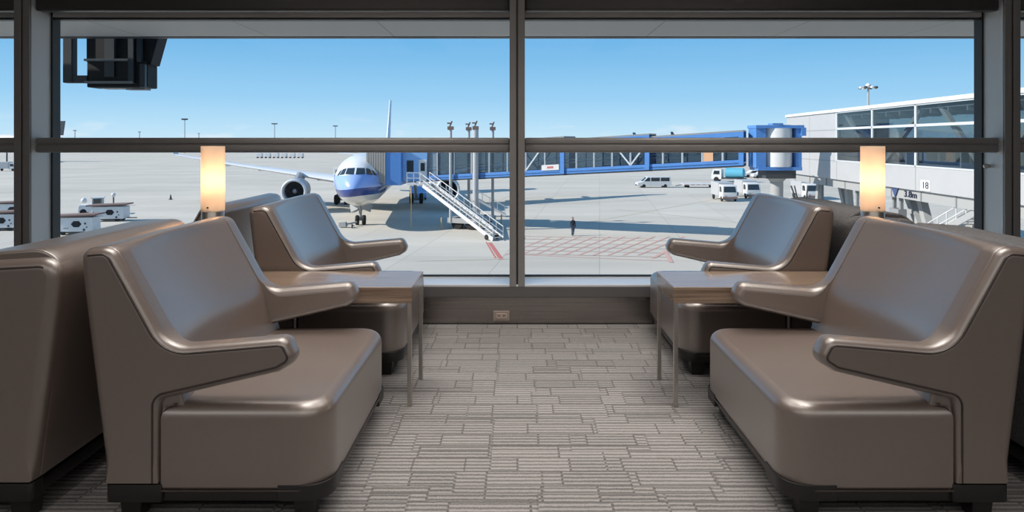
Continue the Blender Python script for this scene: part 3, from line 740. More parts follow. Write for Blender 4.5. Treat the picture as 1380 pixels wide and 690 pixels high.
# tug and beacon post by the carts
x, y = ground(121, 290)
def tug_ex(t):
    MB().box(-.2, .9, -.7, .7, 1.25, 1.95).build('canopy_frame', M['ltgrey'], t, bevel=.05); MB().box(-.3, 1.0, -.8, .8, 2.0, 2.12).build('canopy_roof', M['white'], t)
    MB().sphere((-1.1, -.3, 1.75), .35).build('beacon', M['white'], t, 60)
vehicle('tow_tractor', (x, y+1), .4, 'white tow tractor with dark cab behind the white carts', 'tractor', [(-1.7, .35, .1), (1.7, .35, .1), (1.7, 1.05, .15), (.9, 1.25, .1), (-1.6, 1.25, .2)], 1.7,
        [[(.0, 1.4, .02), (.75, 1.4, .02), (.75, 1.9, .02), (.0, 1.9, .02)]], (-1.1, 1.1), M['white'], tug_ex, None, .4)
x, y = ground(153, 277)
t = thing('beacon_post', (x, y, GZ), 0, 'short post with white ball top behind the white carts', 'post')
MB().cyl((0, 0, 0), (0, 0, 1.3), .09, 10).build('post', M['dkgrey'], t); MB().sphere((0, 0, 1.5), .3).build('ball', M['white'], t, 60); MB().box(-.3, .3, -.3, .3, 0, .12).build('base', M['dkgrey'], t)
x, y = ground(230, 269)
t = thing('traffic_cone', (x, y, GZ), 0, 'small dark traffic cone alone on open apron', 'cone')
MB().lathe([(.2, .04), (.05, .8)], n=12).build('cone_body', M['dkgrey'], t, 40); MB().box(-.26, .26, -.26, .26, 0, .05).build('base', M['black'], t)
# crates near engine
x, y = ground(436, 243)
t = thing('baggage_cart', (x, y, GZ), .2, 'orange loaded baggage cart beneath the jet wing', 'cart')
MB().box(-1.6, 1.6, -.8, .8, .45, .6).build('deck', M['ltgrey'], t)
MB().box(-1.4, -.3, -.7, .7, .6, 1.3).box(.1, 1.3, -.6, .6, .6, 1.5).build('load', M['yellow'], t, bevel=.05)
for xx in (-1.1, 1.1):
    for s in (-1, 1):
        q = MB(); q.lathe([(.05, -.1), (.24, -.1), (.24, .1), (.05, .1)], (xx, s*.6, .24), 12, 'y'); q.build('wheel', M['tyre'], t, 40)

# ------------------------------------------------------------------ jet bridge
P0 = Vector((-11.5, 74.5, 0)); DV = Vector((33, -14, 0)); AX = DV.normalized(); PN = Vector((AX.y, -AX.x, 0))   # PN points to the camera side
if PN.y > 0: PN = -PN
def zb(t): return EYE-3.57+(t-.332)*2.286
def bp(t, side, h): p = P0+DV*t+PN*side; return Vector((p.x, p.y, zb(t)+h))
jb = thing('jet_bridge', (22.8, 60, GZ), 0, 'blue glazed passenger jet bridge reaching from the walkway to the jet', 'jet bridge')
JO = Vector((22.8, 60, GZ))
def jl(v): v = Vector(v); return (v.x-JO.x, v.y-JO.y, v.z-JO.z)
def tunnel(t0, t1, hw, H, bay, diag):
    mb = MB()
    def hx(ta, tb, s0, s1, h0, h1):
        mb.hexa([jl(bp(ta, s0, h0)), jl(bp(tb, s0, h0)), jl(bp(tb, s1, h0)), jl(bp(ta, s1, h0)), jl(bp(ta, s0, h1)), jl(bp(tb, s0, h1)), jl(bp(tb, s1, h1)), jl(bp(ta, s1, h1))])
    e = .42/35.8
    hx(t0, t1, -hw, hw, .12, .25)
    for s in (-1, 1):
        hx(t0, t1, s*(hw-.12), s*hw, 0, .5); hx(t0, t1, s*(hw-.12), s*hw, H-.42, H)
        for ta in (t0, t1-e): hx(ta, ta+e, s*(hw-.14), s*(hw+.02), 0, H)
    b = mb.build('tunnel', M['blue'], jb)
    mb = MB(); hx(t0, t1, -hw, hw, H, H+.14); mb.build('roof', M['grey'], b)
    mb = MB(); hx(t0, t1, -hw+.05, hw-.05, -.14, 0); mb.build('underframe', M['dkgrey'], b)
    mb = MB()
    for s in (-1, 1): hx(t0+e, t1-e, s*(hw-.08), s*(hw-.06), .5, H-.42)
    mb.build('glazing', M['bridge_glass'], b)
    mb = MB(); L = (t1-t0)*35.8; n = max(2, round(L/bay))
    for s in (-1, 1):
        for k in range(1, n):
            t = t0+(t1-t0)*k/n; mb.beam(jl(bp(t, s*(hw-.03), .45)), jl(bp(t, s*(hw-.03), H-.4)), .13, .13)
        for k in diag:
            ta = t0+(t1-t0)*k/n; tb = t0+(t1-t0)*(k+1)/n
            if k % 2: ta, tb = tb, ta
            mb.beam(jl(bp(ta, s*(hw-.05), .5)), jl(bp(tb, s*(hw-.05), H-.45)), .13, .13)
        mb.beam(jl(bp(t0, s*(hw-.25), 1.35)), jl(bp(t1, s*(hw-.25), 1.35)), .06, .06); mb.beam(jl(bp(t0, s*(hw-.25), 1.05)), jl(bp(t1, s*(hw-.25), 1.05)), .06, .06)
    mb.build('mullion', M['alu_light'], b)
    return b
tunnel(.06, .506, 1.75, 3.5, 2.0, (5, 6))
tunnel(.49, .735, 1.6, 3.2, 1.75, (3, 4))
tunnel(.72, .965, 1.45, 2.95, 1.9, ())
# flat orange slab set in the third section, white notice board on the first
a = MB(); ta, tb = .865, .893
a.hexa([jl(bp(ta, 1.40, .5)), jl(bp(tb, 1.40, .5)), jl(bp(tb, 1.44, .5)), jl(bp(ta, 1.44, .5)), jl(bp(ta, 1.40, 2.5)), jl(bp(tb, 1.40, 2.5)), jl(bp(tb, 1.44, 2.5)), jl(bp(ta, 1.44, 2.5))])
a.build('panel', M['orange'], jb)['label'] = 'flat orange rectangle among the dark panes'
a = MB(); ta, tb = .442, .492
a.hexa([jl(bp(ta, 1.76, .42)), jl(bp(tb, 1.76, .42)), jl(bp(tb, 1.82, .42)), jl(bp(ta, 1.82, .42)), jl(bp(ta, 1.76, .95)), jl(bp(tb, 1.76, .95)), jl(bp(tb, 1.82, .95)), jl(bp(ta, 1.82, .95))])
nb = a.build('notice_board', M['white'], jb); nb['label'] = 'white notice board on blue frame'
a = MB(); ta, tb = .458, .476
a.hexa([jl(bp(ta, 1.82, .6)), jl(bp(tb, 1.82, .6)), jl(bp(tb, 1.835, .6)), jl(bp(ta, 1.835, .6)), jl(bp(ta, 1.82, .8)), jl(bp(tb, 1.82, .8)), jl(bp(tb, 1.835, .8)), jl(bp(ta, 1.835, .8))])
a.build('notice_print', M['red'], nb)
# rotunda
rz0 = EYE-2.25; 
ro = MB(); ro.lathe([(1.28, 0), (1.28, 3.35)], jl((22.8, 60, rz0)), 28); rot = ro.build('rotunda', M['white'], jb, 40)
fr = MB()
for (dx, w_) in ((-1.72, .85), (1.55, .5)):
    fr.box(*[v for v in (dx-w_/2, dx+w_/2)], -1.0, 1.0, rz0-GZ-.05, rz0-GZ+3.45)
fr.box(-2.2, 1.95, -1.15, 1.15, rz0-GZ+3.35, rz0-GZ+3.62); fr.box(-.55, .35, -.6, .6, rz0-GZ+3.62, rz0-GZ+3.8); fr.box(-2.0, 1.8, -1.1, 1.1, rz0-GZ-.3, rz0-GZ)
fr.box(1.7, 2.1, -1.2, .6, rz0-GZ+2.7, rz0-GZ+3.4)
fr.build('rotunda_frame', M['blue'], rot)
MB().lathe([(1.2, 3.62), (1.2, 3.64)], jl((22.8, 60, rz0)), 20).build('rotunda_cap', M['grey'], rot)
MB().lathe([(.85, -.3), (.85, -1.0), (.55, -1.3), (.55, rz0*-1+GZ)], jl((22.8, 60, rz0)), 20).build('support_column', M['ltgrey'], jb, 40)
MB().box(-1.3, 1.3, -1.0, 1.0, rz0-GZ-1.0, rz0-GZ-.3).build('machinery', M['dkgrey'], jb)
cb = MB(); cb.tube([(.9, -.9, 5.2), (1.2, -1.1, 4.2), (1.7, -1.1, 3.7), (2.2, -1.0, 4.2), (2.4, -.8, 5.2)], .07, 8); cb.tube([(1.2, -.9, 5.2), (1.5, -1.1, 3.6), (1.9, -1.1, 3.2), (2.5, -1.0, 4.4)], .06, 8)
cb.build('cable', M['dkgrey'], jb, 60)
# cab
def wbox(mb, x0, x1, y0, y1, z0, z1): mb.box(x0-JO.x, x1-JO.x, y0-JO.y, y1-JO.y, z0-JO.z, z1-JO.z)
cz = zb(.03)
mb = MB(); wbox(mb, -12.1, -9.4, 71.8, 76.2, cz, cz+3.4); cab = mb.build('cab', M['ltblue'], jb, bevel=.08)
mb = MB(); wbox(mb, -13.7, -12.05, 71.0, 76.4, cz-.35, cz+3.6); mb.build('cab_end_panel', M['blue'], cab, bevel=.05)
mb = MB(); wbox(mb, -11.6, -10.9, 71.74, 71.82, cz+1.0, cz+2.2); mb.build('cab_window', M['cab_glass'], cab)
mb = MB(); wbox(mb, -10.35, -9.5, 71.72, 71.82, cz+.05, cz+2.3); dr = mb.build('cab_door', M['white'], cab)
mb = MB(); wbox(mb, -10.15, -9.7, 71.70, 71.74, cz+1.1, cz+1.95); mb.build('door_window', M['cab_glass'], dr)
# ribbed canopy against fuselage
mb = MB()
for k in range(8):
    x0 = -13.7-k*.26; wbox(mb, x0-.2, x0, 70.9+k*.05, 76.0, cz-.1+k*.02, cz+3.7-k*.06); wbox(mb, x0-.27, x0-.19, 71.05+k*.05, 75.9, cz, cz+3.55-k*.06)
mb.build('bellows', mat('bellows_fabric', (.36, .34, .31), .8), cab)
mb = MB(); mb.beam(jl((-13.2, 71.4, cz-.2)), jl((-15.8, 71.0, cz-1.6)), .12, .16); mb.build('arm', M['ltgrey'], cab)
# lift columns
for (tt, h_) in ((.165, 5.75), (.245, 5.6)):
    for s in (-1, 1):
        p = P0+DV*tt+PN*s*2.05; r_ = .30 if (s > 0 and tt > .2) else .15
        mb = MB(); mb.cyl((p.x-JO.x, p.y-JO.y, .6), (p.x-JO.x, p.y-JO.y, EYE+1.15-GZ), r_, 14)
        c_ = mb.build('lift_column', M['offwhite'], jb, 40)
        mb = MB(); q = (p.x-JO.x, p.y-JO.y, EYE+1.15-GZ); mb.box(q[0]-.3, q[0]+.3, q[1]-.3, q[1]+.3, q[2], q[2]+.35); mb.beam((q[0]-.1, q[1], q[2]+.3), (q[0]+.15, q[1], q[2]+.9), .14, .14); mb.box(q[0]-.35, q[0]+.05, q[1]-.1, q[1]+.1, q[2]+.6, q[2]+.75)
        mb.build('column_head', M['brown'], c_)
mb = MB()
p = P0+DV*.205
a_ = p+PN*2.1; b_ = p-PN*2.1
mb.beam(jl((a_.x, a_.y, GZ+.9)), jl((b_.x, b_.y, GZ+.9)), 3.6, .5); bog = mb.build('bogie', M['ltgrey'], jb)
for s in (-1, 1):
    for d in (-.8, .8):
        c_ = p+PN*s*1.7+AX*d; mb = MB(); ax = AX
        u = Vector((0, 0, 1)); prs = []
        mb.cyl(jl(c_+PN*.22+Vector((0, 0, GZ+.62))), jl(c_-PN*.22+Vector((0, 0, GZ+.62))), .62, 20); mb.build('wheel', M['tyre'], bog, 40)
mb = MB()
for d in (-2.2, 2.2):
    for s in (-1, 1):
        c_ = p+PN*s*2.6+AX*d; mb.cyl(jl((c_.x, c_.y, GZ)), jl((c_.x, c_.y, GZ+1.2)), .07, 8)
mb.build('guard_post', M['yellow'], bog)
# service stair
S0 = Vector((-9.6, 70.8, cz-.1)); S1 = Vector((-1.75, 62.2, GZ+.15))
sd = (S1-S0); hd = Vector((sd.x, sd.y, 0)).normalized(); sw = Vector((-hd.y, hd.x, 0))*.62
st = MB()
wbox(st, -11.3, -8.9, 69.9, 71.8, cz-.25, cz-.1); stair = st.build('service_stair', M['white'], jb)
for s in (-1, 1):
    mb = MB(); o_ = sw*s; mb.beam(jl(S0+o_), jl(S1+o_), .08, .36); mb.build('stringer', M['white'], stair)
    mb = MB()
    for hh in (.55, 1.1): mb.beam(jl(S0+o_+Vector((0, 0, hh))), jl(S1+o_+Vector((0, 0, hh))), .06, .06)
    for k in range(13):
        c_ = S0+sd*(k/12)+o_; mb.beam(jl(c_), jl(c_+Vector((0, 0, 1.12))), .06, .06)
    mb.build('handrail', M['white'], stair)
mb = MB()
for k in range(24):
    c_ = S0+sd*((k+.5)/24); mb.beam(jl(c_-sw), jl(c_+sw), .28, .05)
mb.build('tread', M['ltgrey'], stair)
mb = MB()
for hh in (.55, 1.1):
    mb.beam(jl((-11.3, 69.95, cz-.1+hh)), jl((-9.9, 69.95, cz-.1+hh)), .06, .06); mb.beam(jl((-11.3, 69.95, cz-.1+hh)), jl((-11.3, 71.7, cz-.1+hh)), .06, .06)
for x_ in (-11.3, -10.6, -9.9): mb.beam(jl((x_, 69.95, cz-.15)), jl((x_, 69.95, cz+1.0)), .06, .06)
mb.build('landing_rail', M['white'], stair)
mb = MB()
for s in (-1, 1):
    c_ = S1+sw*s-sd*.07; mb.cyl(jl((c_.x, c_.y, GZ+.28)), jl((c_.x+hd.y*.1, c_.y-hd.x*.1, GZ+.28)), .26, 12)
mb.build('wheel', M['tyre'], stair)
mb = MB(); c_ = S0+sd*.02; mb.cyl(jl((-10.9, 70.2, GZ)), jl((-10.9, 70.2, cz-.2)), .05, 8); mb.build('prop', M['yellow'], stair)

# second, distant steps behind the bridge
x, y = ground(668, 292)
t = thing('boarding_steps', (x, y, GZ), 0, 'small white mobile steps behind the bridge lift columns', 'steps')
mb = MB()
for s in (-.5, .5): mb.beam((-2.6, s, 2.3), (1.2, s, .2), .06, .25)
mb.build('stringer', M['white'], t)
mb = MB()
for k in range(9): mb.box(-2.5+k*.42, -2.2+k*.42, -.5, .5, 2.2-k*.24, 2.25-k*.24)
mb.build('tread', M['ltgrey'], t)
mb = MB()
for s in (-.5, .5):
    mb.beam((-2.6, s, 3.3), (1.2, s, 1.2), .05, .05)
    for k in range(5): mb.beam((-2.5+k*.9, s, 2.2-k*.5), (-2.5+k*.9, s, 3.25-k*.5), .05, .05)
mb.build('handrail', M['white'], t)
MB().box(-2.6, -1.9, -.5, .5, 0, 2.1).build('base', M['ltgrey'], t)

# ------------------------------------------------------------------ fixed walkway on the right
WX = 26.6; WYA, WYB = 26.0, 71.0
wk = thing('walkway_building', (WX, 48, GZ), 0, 'elevated white walkway building with large dark windows, marked 18', 'building')
WO = Vector((WX, 48, GZ))
def wl(x, y, z): 
    # wall leans gently: x grows with distance
    return (x-WO.x+(y-48)*.062, y-WO.y, z-WO.z)
def wbx(mb, x0, x1, y0, y1, z0, z1):
    mb.hexa([wl(x0, y0, z0), wl(x1, y0, z0), wl(x1, y1, z0), wl(x0, y1, z0), wl(x0, y0, z1), wl(x1, y0, z1), wl(x1, y1, z1), wl(x0, y1, z1)])
T = EYE+2.71; B = EYE-3.28; WB = EYE-1.72; WT = EYE+2.45
mb = MB(); wbx(mb, WX, WX+4.5, WYA, WYB, B, WB); wbx(mb, WX, WX+4.5, 58.2, WYB, WB, WT)
wall = mb.build('wall', M['offwhite'], wk)
mb = MB(); wbx(mb, WX-.12, WX+4.6, WYA, WYB+.1, WT, T); mb.build('roof', M['white'], wk)
mb = MB()
for yy in (32.2, 38.6, 45.3, 51.6, 58.2): wbx(mb, WX-.03, WX+.1, yy-.11, yy+.11, WB, WT)
wbx(mb, WX-.03, WX+.1, WYA, 58.2, EYE+.95, EYE+1.12); wbx(mb, WX-.03, WX+.1, WYA, 58.2, WT-.1, WT); wbx(mb, WX-.03, WX+.1, WYA, 58.2, WB, WB+.1)
mb.build('window_frame', M['alu_light'], wk)
for (a_, b_) in ((WYA, 32.2), (32.2, 38.6), (38.6, 45.3), (45.3, 51.6), (51.6, 58.2)):
    mb = MB(); wbx(mb, WX+.02, WX+.05, a_, b_, WB, WT); mb.build('window', M['walk_glass'], wk)
mb = MB(); wbx(mb, WX+4.3, WX+4.4, WYA, 58.2, WB, WB+1.2); mb.build('far_wall', M['grey'], wk)
mb = MB(); wbx(mb, WX+4.3, WX+4.35, WYA, 58.2, WB+1.2, WT); mb.build('far_glazing', M['walk_glass'], wk)
mb = MB()
wbx(mb, WX+.3, WX+4.3, WYA, 58.2, WT-.35, WT-.30)
for yy in range(28, 58, 2): wbx(mb, WX+.3, WX+4.3, yy, yy+.12, WT-.65, WT-.35)
mb.build('inner_ceiling', M['grey'], wk)
mb = MB()
for (ya, yb, za, zb_) in ((38.8, 43.2, WT-.2, WB+.1), (45.2, 50.6, WB+.1, WT-.2), (52, 57.5, WT-.2, WB+.1), (33, 38, WB+.1, WT-.2)):
    ya, yb = yb, ya
    mb.beam(wl(WX+.5, ya, za), wl(WX+.5, yb, zb_), .28, .28)
for yy in (36, 42, 48.6, 55): mb.beam(wl(WX+1.5, yy, WB), wl(WX+1.5, yy, WB+1.9), .9, .12)
mb.build('brace', M['ltgrey'], wk)
# panel seams as thin grooves on the wall surface
mb = MB()
for yy in (38.6, 45.3, 51.6, 58.2): wbx(mb, WX-.008, WX+.01, yy-.025, yy+.025, B, WB)
for yy in (64.5,): wbx(mb, WX-.008, WX+.01, yy-.025, yy+.025, B, WT)
wbx(mb, WX-.008, WX+.01, 58.2, WYB, EYE+.93, EYE+.98); wbx(mb, WX-.008, WX+.01, 58.2, WYB, EYE-1.74, EYE-1.69)
mb.build('panel_seam', M['grey'], wall)
mb = MB(); wbx(mb, WX+.25, WX+4.2, WYA, WYB, B-.72, B); und = mb.build('underside_beam', M['ltgrey'], wk)
mb = MB()
for yy in range(29, 70, 4): wbx(mb, WX+.2, WX+.26, yy, yy+.12, B-.7, B)
mb.build('rib', M['grey'], und)
# number sign 18 and height limit mark
sy = 44.0
mb = MB(); wbx(mb, WX-.05, WX, sy-.58, sy+.58, B+.06, B+.74); sg = mb.build('number_sign', M['white'], wk); sg['label'] = 'white sign reading 18'
rotw = (PI/2, 0, -PI/2-.062)
lx, ly, lz = wl(WX-.06, sy, B+.40); tx = text_obj('18', 'digits', M['navy'], sg, .62, (lx, ly, lz), rotw); tx.scale = (1.35, 1, 1)
lx, ly, lz = wl(WX+.225, 46.4, B-.38); tx = text_obj('3.8m', 'height_text', M['navy'], und, .60, (lx, ly, lz), rotw, .03); tx.scale = (1.45, 1, 1)
a1 = wl(WX+.2, 48.9, B-.02); a2 = wl(WX+.2, 47.95, B-.02); a3 = wl(WX+.2, 48.4, B-.7)
mb = MB(); mb.add([a1, a2, a3, *[(p[0]+.06, p[1], p[2]) for p in (a1, a2, a3)]], [(0, 1, 2), (3, 5, 4), (0, 3, 4, 1), (1, 4, 5, 2), (2, 5, 3, 0)]); 
mb.v = [(p[0]-.06, p[1], p[2]) for p in mb.v]; mb.build('height_arrow', mat('arrow_blue', (.05, .08, .2), .5), und)
# legs and braces below
for (yy, dy) in ((50.0, -4.0), (48.3, -2.6), (62, -3), (60.5, -1), (67, 1)):
    mb = MB(); mb.beam(wl(WX+1.95, yy, B-.7), wl(WX+1.95, yy+dy, GZ), .5, .5); mb.build('support_leg', M['ltgrey'], wk)
for yy in (48.8, 49.8, 52, 56, 63.5):
    mb = MB(); mb.beam(wl(WX+.8, yy, B-.7), wl(WX+.8, yy, GZ), .22, .22); mb.build('drain_pipe', M['grey'], wk)
mb = MB(); wbx(mb, WX+.5, WX+1.1, 48.6, 50.0, B-2.4, B-1.6); mb.build('junction_box', M['grey'], wk)
# stairs under walkway
ss = MB(); a_ = Vector(wl(WX+.4, 39.3, B-.8)); b_ = Vector(wl(WX+.4, 50.5, GZ+.1))
for s in (0, 1.3): ss.beam(a_+Vector((s, 0, 0)), b_+Vector((s, 0, 0)), .1, .4)
fs_ = ss.build('fire_stair', M['ltgrey'], wk)
mb = MB()
for k in range(22):
    c_ = a_+(b_-a_)*((k+.5)/22); mb.box(c_.x, c_.x+1.3, c_.y-.16, c_.y+.16, c_.z-.02, c_.z+.03)
mb.build('tread', M['ltgrey'], fs_)
mb = MB()
for s in (0, 1.3):
    for hh in (.5, 1.0): mb.beam(a_+Vector((s, 0, hh)), b_+Vector((s, 0, hh)), .05, .05)
    for k in range(12):
        c_ = a_+(b_-a_)*(k/11)+Vector((s, 0, 0)); mb.beam(c_, c_+Vector((0, 0, 1)), .05, .05)
mb.build('handrail', M['white'], fs_)

# ------------------------------------------------------------------ hanging dock display (upper left)
DY = 7.9
def dx(px): return (px-697)/F*DY
def dz(py): return EYE-(py-190)/F*DY
t = thing('dock_display', (dx(155), DY, 2.6), 0, 'dark aircraft docking display hanging from canopy edge at upper left', 'display')
ox, oz = dx(155), 2.6
def dbox(mb, px0, px1, py0, py1, y0, y1): mb.box(dx(px0)-ox, dx(px1)-ox, y0, y1, dz(py0)-oz, dz(py1)-oz)
mb = MB(); dbox(mb, 88, 101, 20, 112, -.05, .05); dbox(mb, 100, 160, 22, 30, -.05, .05); mb.build('hanger_post', M['dkgrey'], t, bevel=.01)
mb = MB(); dbox(mb, 101, 120, 102, 112, -.04, .04); mb.build('bracket', M['dkgrey'], t)
mb = MB(); dbox(mb, 119, 199, 82, 118, -.03, .22); dbox(mb, 116, 196, 30, 84, 0, .2); bx = mb.build('housing', M['black'], t, bevel=.012)
mb = MB(); dbox(mb, 144, 157, 30, 104, -.05, .02); dbox(mb, 177, 184, 30, 112, -.07, .02); dbox(mb, 187, 193, 30, 84, -.05, .02); mb.build('upright', mat('blue_black_steel', (.05, .062, .075), .5), bx)
mb = MB(); dbox(mb, 118, 178, 80, 83, -.07, 0); dbox(mb, 119, 184, 110, 113, -.08, 0); mb.build('cross_rail', M['grey'], bx)
mb = MB(); mb.hexa([(dx(190)-ox, 0, dz(30)-oz), (dx(219)-ox, 0, dz(30)-oz), (dx(219)-ox, .2, dz(30)-oz), (dx(190)-ox, .2, dz(30)-oz), (dx(196)-ox, 0, dz(87)-oz), (dx(203)-ox, 0, dz(87)-oz), (dx(203)-ox, .2, dz(87)-oz), (dx(196)-ox, .2, dz(87)-oz)]); mb.build('hood', M['black'], bx)
mb = MB(); dbox(mb, 132, 176, 116.5, 119, .0, .2); dbox(mb, 166, 192, 118, 120.5, .05, .18); mb.build('base_plate', M['ltgrey'], bx)
mb = MB(); dbox(mb, 192, 199, 87, 118, -.06, 0); mb.build('side_panel', mat('blue_black_panel', (.04, .052, .065), .4), bx)

# ------------------------------------------------------------------ person on apron
x, y = ground(772, 318)
pt = thing('person', (x, y, GZ), .3, 'person in dark jacket and grey-blue trousers walking alone on the apron', 'person')
def skin_body(name, joints, edges, m, parent, root=0, sub=1):
    me = D.meshes.new(name); me.from_pydata([j[:3] for j in joints], edges, []); o = D.objects.new(name, me); COL.objects.link(o); o.parent = parent
    me.materials.append(m)
    sk = o.modifiers.new('skin', 'SKIN'); 
    lay = me.skin_vertices[0] if me.skin_vertices else None
    if lay is None:
        bpy.context.view_layer.objects.active = o; lay = me.skin_vertices[0]
    for i, j in enumerate(joints): lay.data[i].radius = (j[3], j[3]*.85); lay.data[i].use_root = (i == root)
    s_ = o.modifiers.new('smooth', 'SUBSURF'); s_.levels = sub; s_.render_levels = sub
    return o
J = [(0, 0, .95, .15), (0, 0, 1.15, .14), (0, 0, 1.38, .17), (0, 0, 1.5, .07), (0, -.01, 1.56, .06), (0, -.01, 1.66, .105),(0, -.01, 1.74, .08),
     (-.19, 0, 1.42, .065), (-.25, .02, 1.15, .05), (-.26, -.08, .92, .038), (-.26, -.12, .84, .035), (.19, 0, 1.42, .065), (.25, .03, 1.15, .05), (.27, .0, .92, .038), (.27, -.03, .84, .035),
     (-.10, 0, .88, .10), (-.11, -.10, .50, .07), (-.11, -.06, .09, .05), (-.12, -.22, .05, .045), (.10, 0, .88, .10), (.11, .08, .50, .07), (.11, .22, .10, .05), (.12, .08, .05, .045)]
E = [(0, 1), (1, 2), (2, 3), (3, 4), (4, 5), (5, 6), (2, 7), (7, 8), (8, 9), (9, 10), (2, 11), (11, 12), (12, 13), (13, 14), (0, 15), (15, 16), (16, 17), (17, 18), (0, 19), (19, 20), (20, 21), (21, 22)]
bd = skin_body('body', J, E, M['uniform'], pt, 0, 2)
MB().sphere((0, -.02, 1.665), .105, 16, 12, (.85, .95, 1.15)).build('face', M['skin'], pt, 60)
MB().sphere((0, .015, 1.70), .112, 16, 10, (.9, .95, 1.0)).build('hair', M['black'], pt, 60)
tr = MB()
for s, kn, an in ((-1, -.10, -.06), (1, .08, .22)):
    tr.tube([(s*.09, 0, .98), (s*.10, 0, .86), (s*.11, kn, .5), (s*.11, an, .13)], [.13, .118, .088, .075], 14)
tr.build('trousers', M['vest'], pt, 60)
hn = MB()
for x_, y_ in ((-.26, -.12), (.27, -.03)):
    hn.sphere((x_, y_, .82), .036, 10, 8, (.6, 1, 1.3))
    for k in range(4): hn.tube([(x_, y_-.03+k*.02, .79), (x_, y_-.036+k*.02, .745+abs(k-1.5)*.008), (x_, y_-.045+k*.02, .715+abs(k-1.5)*.012)], [.009, .0085, .007], 6)
    hn.tube([(x_, y_-.03, .82), (x_, y_-.055, .79), (x_, y_-.06, .765)], [.01, .009, .008], 6)
hn.build('hand', M['skin'], pt, 60)

# ------------------------------------------------------------------ far background
def mast(px, ptop, label, group='distant floodlight masts', above=16.0, head=2.2):
    y = above*F/(190-ptop); x = (px-697)/F*y; h = EYE+above-GZ
    t = thing('floodlight_mast', (x, y, GZ), 0, label, 'light mast', group)
    r = max(.25, y*.0006)
    MB().cyl((0, 0, 0), (0, 0, h), r, 8, r*.8).build('pole', M['grey'], t)
    mb = MB(); mb.box(-head, head, -.3, .3, h-.4, h); 
    for k in range(5): mb.box(-head+k*head/2-.35, -head+k*head/2+.35, -.7, .3, h, h+.7)
    mb.build('lamp_head', M['dkgrey'], t)
    return t
mast(101, 176, 'distant floodlight mast nearest the left column')
mast(188, 178, 'thin distant floodlight mast, second from the left column')
mast(249, 161, 'tall distant floodlight mast left of the left lamp', head=2.0)
mast(268, 180, 'tiny distant floodlight mast just left of the left lamp top')
mast(370, 167, 'distant floodlight mast above the jet engine', head=2.4)
mast(452, 170, 'distant floodlight mast above the jet cockpit', head=2.2)
# right big mast with ring of lamps
def ringmast(px, ptop, y, label):
    x = (px-697)/F*y; h = EYE+(190-ptop)*y/F-GZ
    t = thing('floodlight_mast', (x, y, GZ), 0, label, 'light mast', 'ring floodlight masts')
    MB().cyl((0, 0, 0), (0, 0, h), .38, 12, .25).build('pole', M['ltgrey'], t, 40)
    MB().lathe([(.3, h-.4), (1.9, h-.2), (1.9, h), (.3, h+.1)], n=20).build('ring', M['ltgrey'], t, 40)
    for k in range(8):
        a = 2*PI*k/8; mb = MB(); mb.sphere((2.1*math.cos(a), 2.1*math.sin(a), h-.25), .48, 10, 8, (1, 1, .8)); mb.build('floodlight', M['dkgrey'] if k % 2 else M['white'], t, 60)
    MB().sphere((0, 0, h+.45), .7, 12, 8, (1, 1, .8)).build('dome', M['white'], t, 60)
ringmast(1170, 117, 190, 'floodlight mast with ring of lamps above the right walkway roof')
ringmast(1128, 156, 330, 'smaller floodlight mast with ring of lamps just above walkway roof')
# distant tails
def tail(px, ptop, y, m, label, s=1, flip=1):
    x = (px-697)/F*y; z1 = EYE+(190-ptop)*y/F-GZ
    t = thing('parked_airliner', (x, y, GZ), 0, label, 'airplane', 'distant airliners')
    MB().slab([(0, z1-7*s), (5.5*s*flip, z1-7*s), (6.5*s*flip, z1), (4.2*s*flip, z1)], lambda a, b, d: (a, d, b), -.25, .25, .1, .1, 2).build('tail_fin', m, t)
    MB().lathe([(.3, 7.5*flip*s), (1.4, 3*flip*s), (2.2, -6*flip*s), (2.2, -26*flip*s), (1.2, -31*flip*s), (.1, -33*flip*s)], (0, 0, z1-9*s), 16, 'x').build('fuselage', M['white'], t, 40)
    MB().hexa([(-16*flip*s, -3, z1-10*s), (-10*flip*s, -3, z1-10*s), (-3*flip*s, -18, z1-8.8*s), (-6*flip*s, -18, z1-8.8*s), (-16*flip*s, -3, z1-9.6*s), (-10*flip*s, -3, z1-9.6*s), (-3*flip*s, -18, z1-8.6*s), (-6*flip*s, -18, z1-8.6*s)]).build('wing', M['wing'], t)
    mb = MB()
    for xx in (-22, -9, -8): mb.cyl((xx*flip*s, 0, 0), (xx*flip*s, 0, z1-10.5*s), .3, 8)
    mb.build('landing_gear', M['dkgrey'], t)
M['fin2'] = mat('dark_teal_fin', (.03, .09, .13), .5)
tail(862, 178.5, 470, M['fin2'], 'distant parked airliner whose dark tail shows above the jet bridge roof', .75, -1)
tail(912, 177.5, 430, mat('dark_fin', (.05, .05, .06), .5), 'distant parked airliner with small dark tail, second along the jet bridge roof', .6, -1)
tail(70, 163, 300, mat('dark_fin_left', (.06, .07, .08), .5), 'distant parked airliner with dark tail beside the left window column', .9, 1)
# row of far vehicles under the left rail
for k, px in enumerate((350, 361, 372, 383, 394, 405)):
    x, y = ground(px, 213)
    t = thing('baggage_trailer', (x, y, GZ), 0, 'tiny far white trailers standing in a row behind the jet wing', 'trailer', 'far white trailers')
    MB().slab(fillet([(-1.5, .6, .1), (1.5, .6, .1), (1.4, 2.6, .3), (-1.4, 2.6, .3)], 3), lambda a, b, d: (a, d, b), -1, 1, .1, .1, 2).build('trailer_body', M['white'], t, 40)
    q = MB()
    for xx in (-1.1, 1.1): q.lathe([(.05, -1), (.3, -1), (.3, 1), (.05, 1)], (xx, 0, .3), 10, 'y')
    q.build('wheel', M['tyre'], t)
for px, py, lab in ((2, 231, 'far white truck seen in the outermost left pane'),):
    truck(px, py, lab, .1)
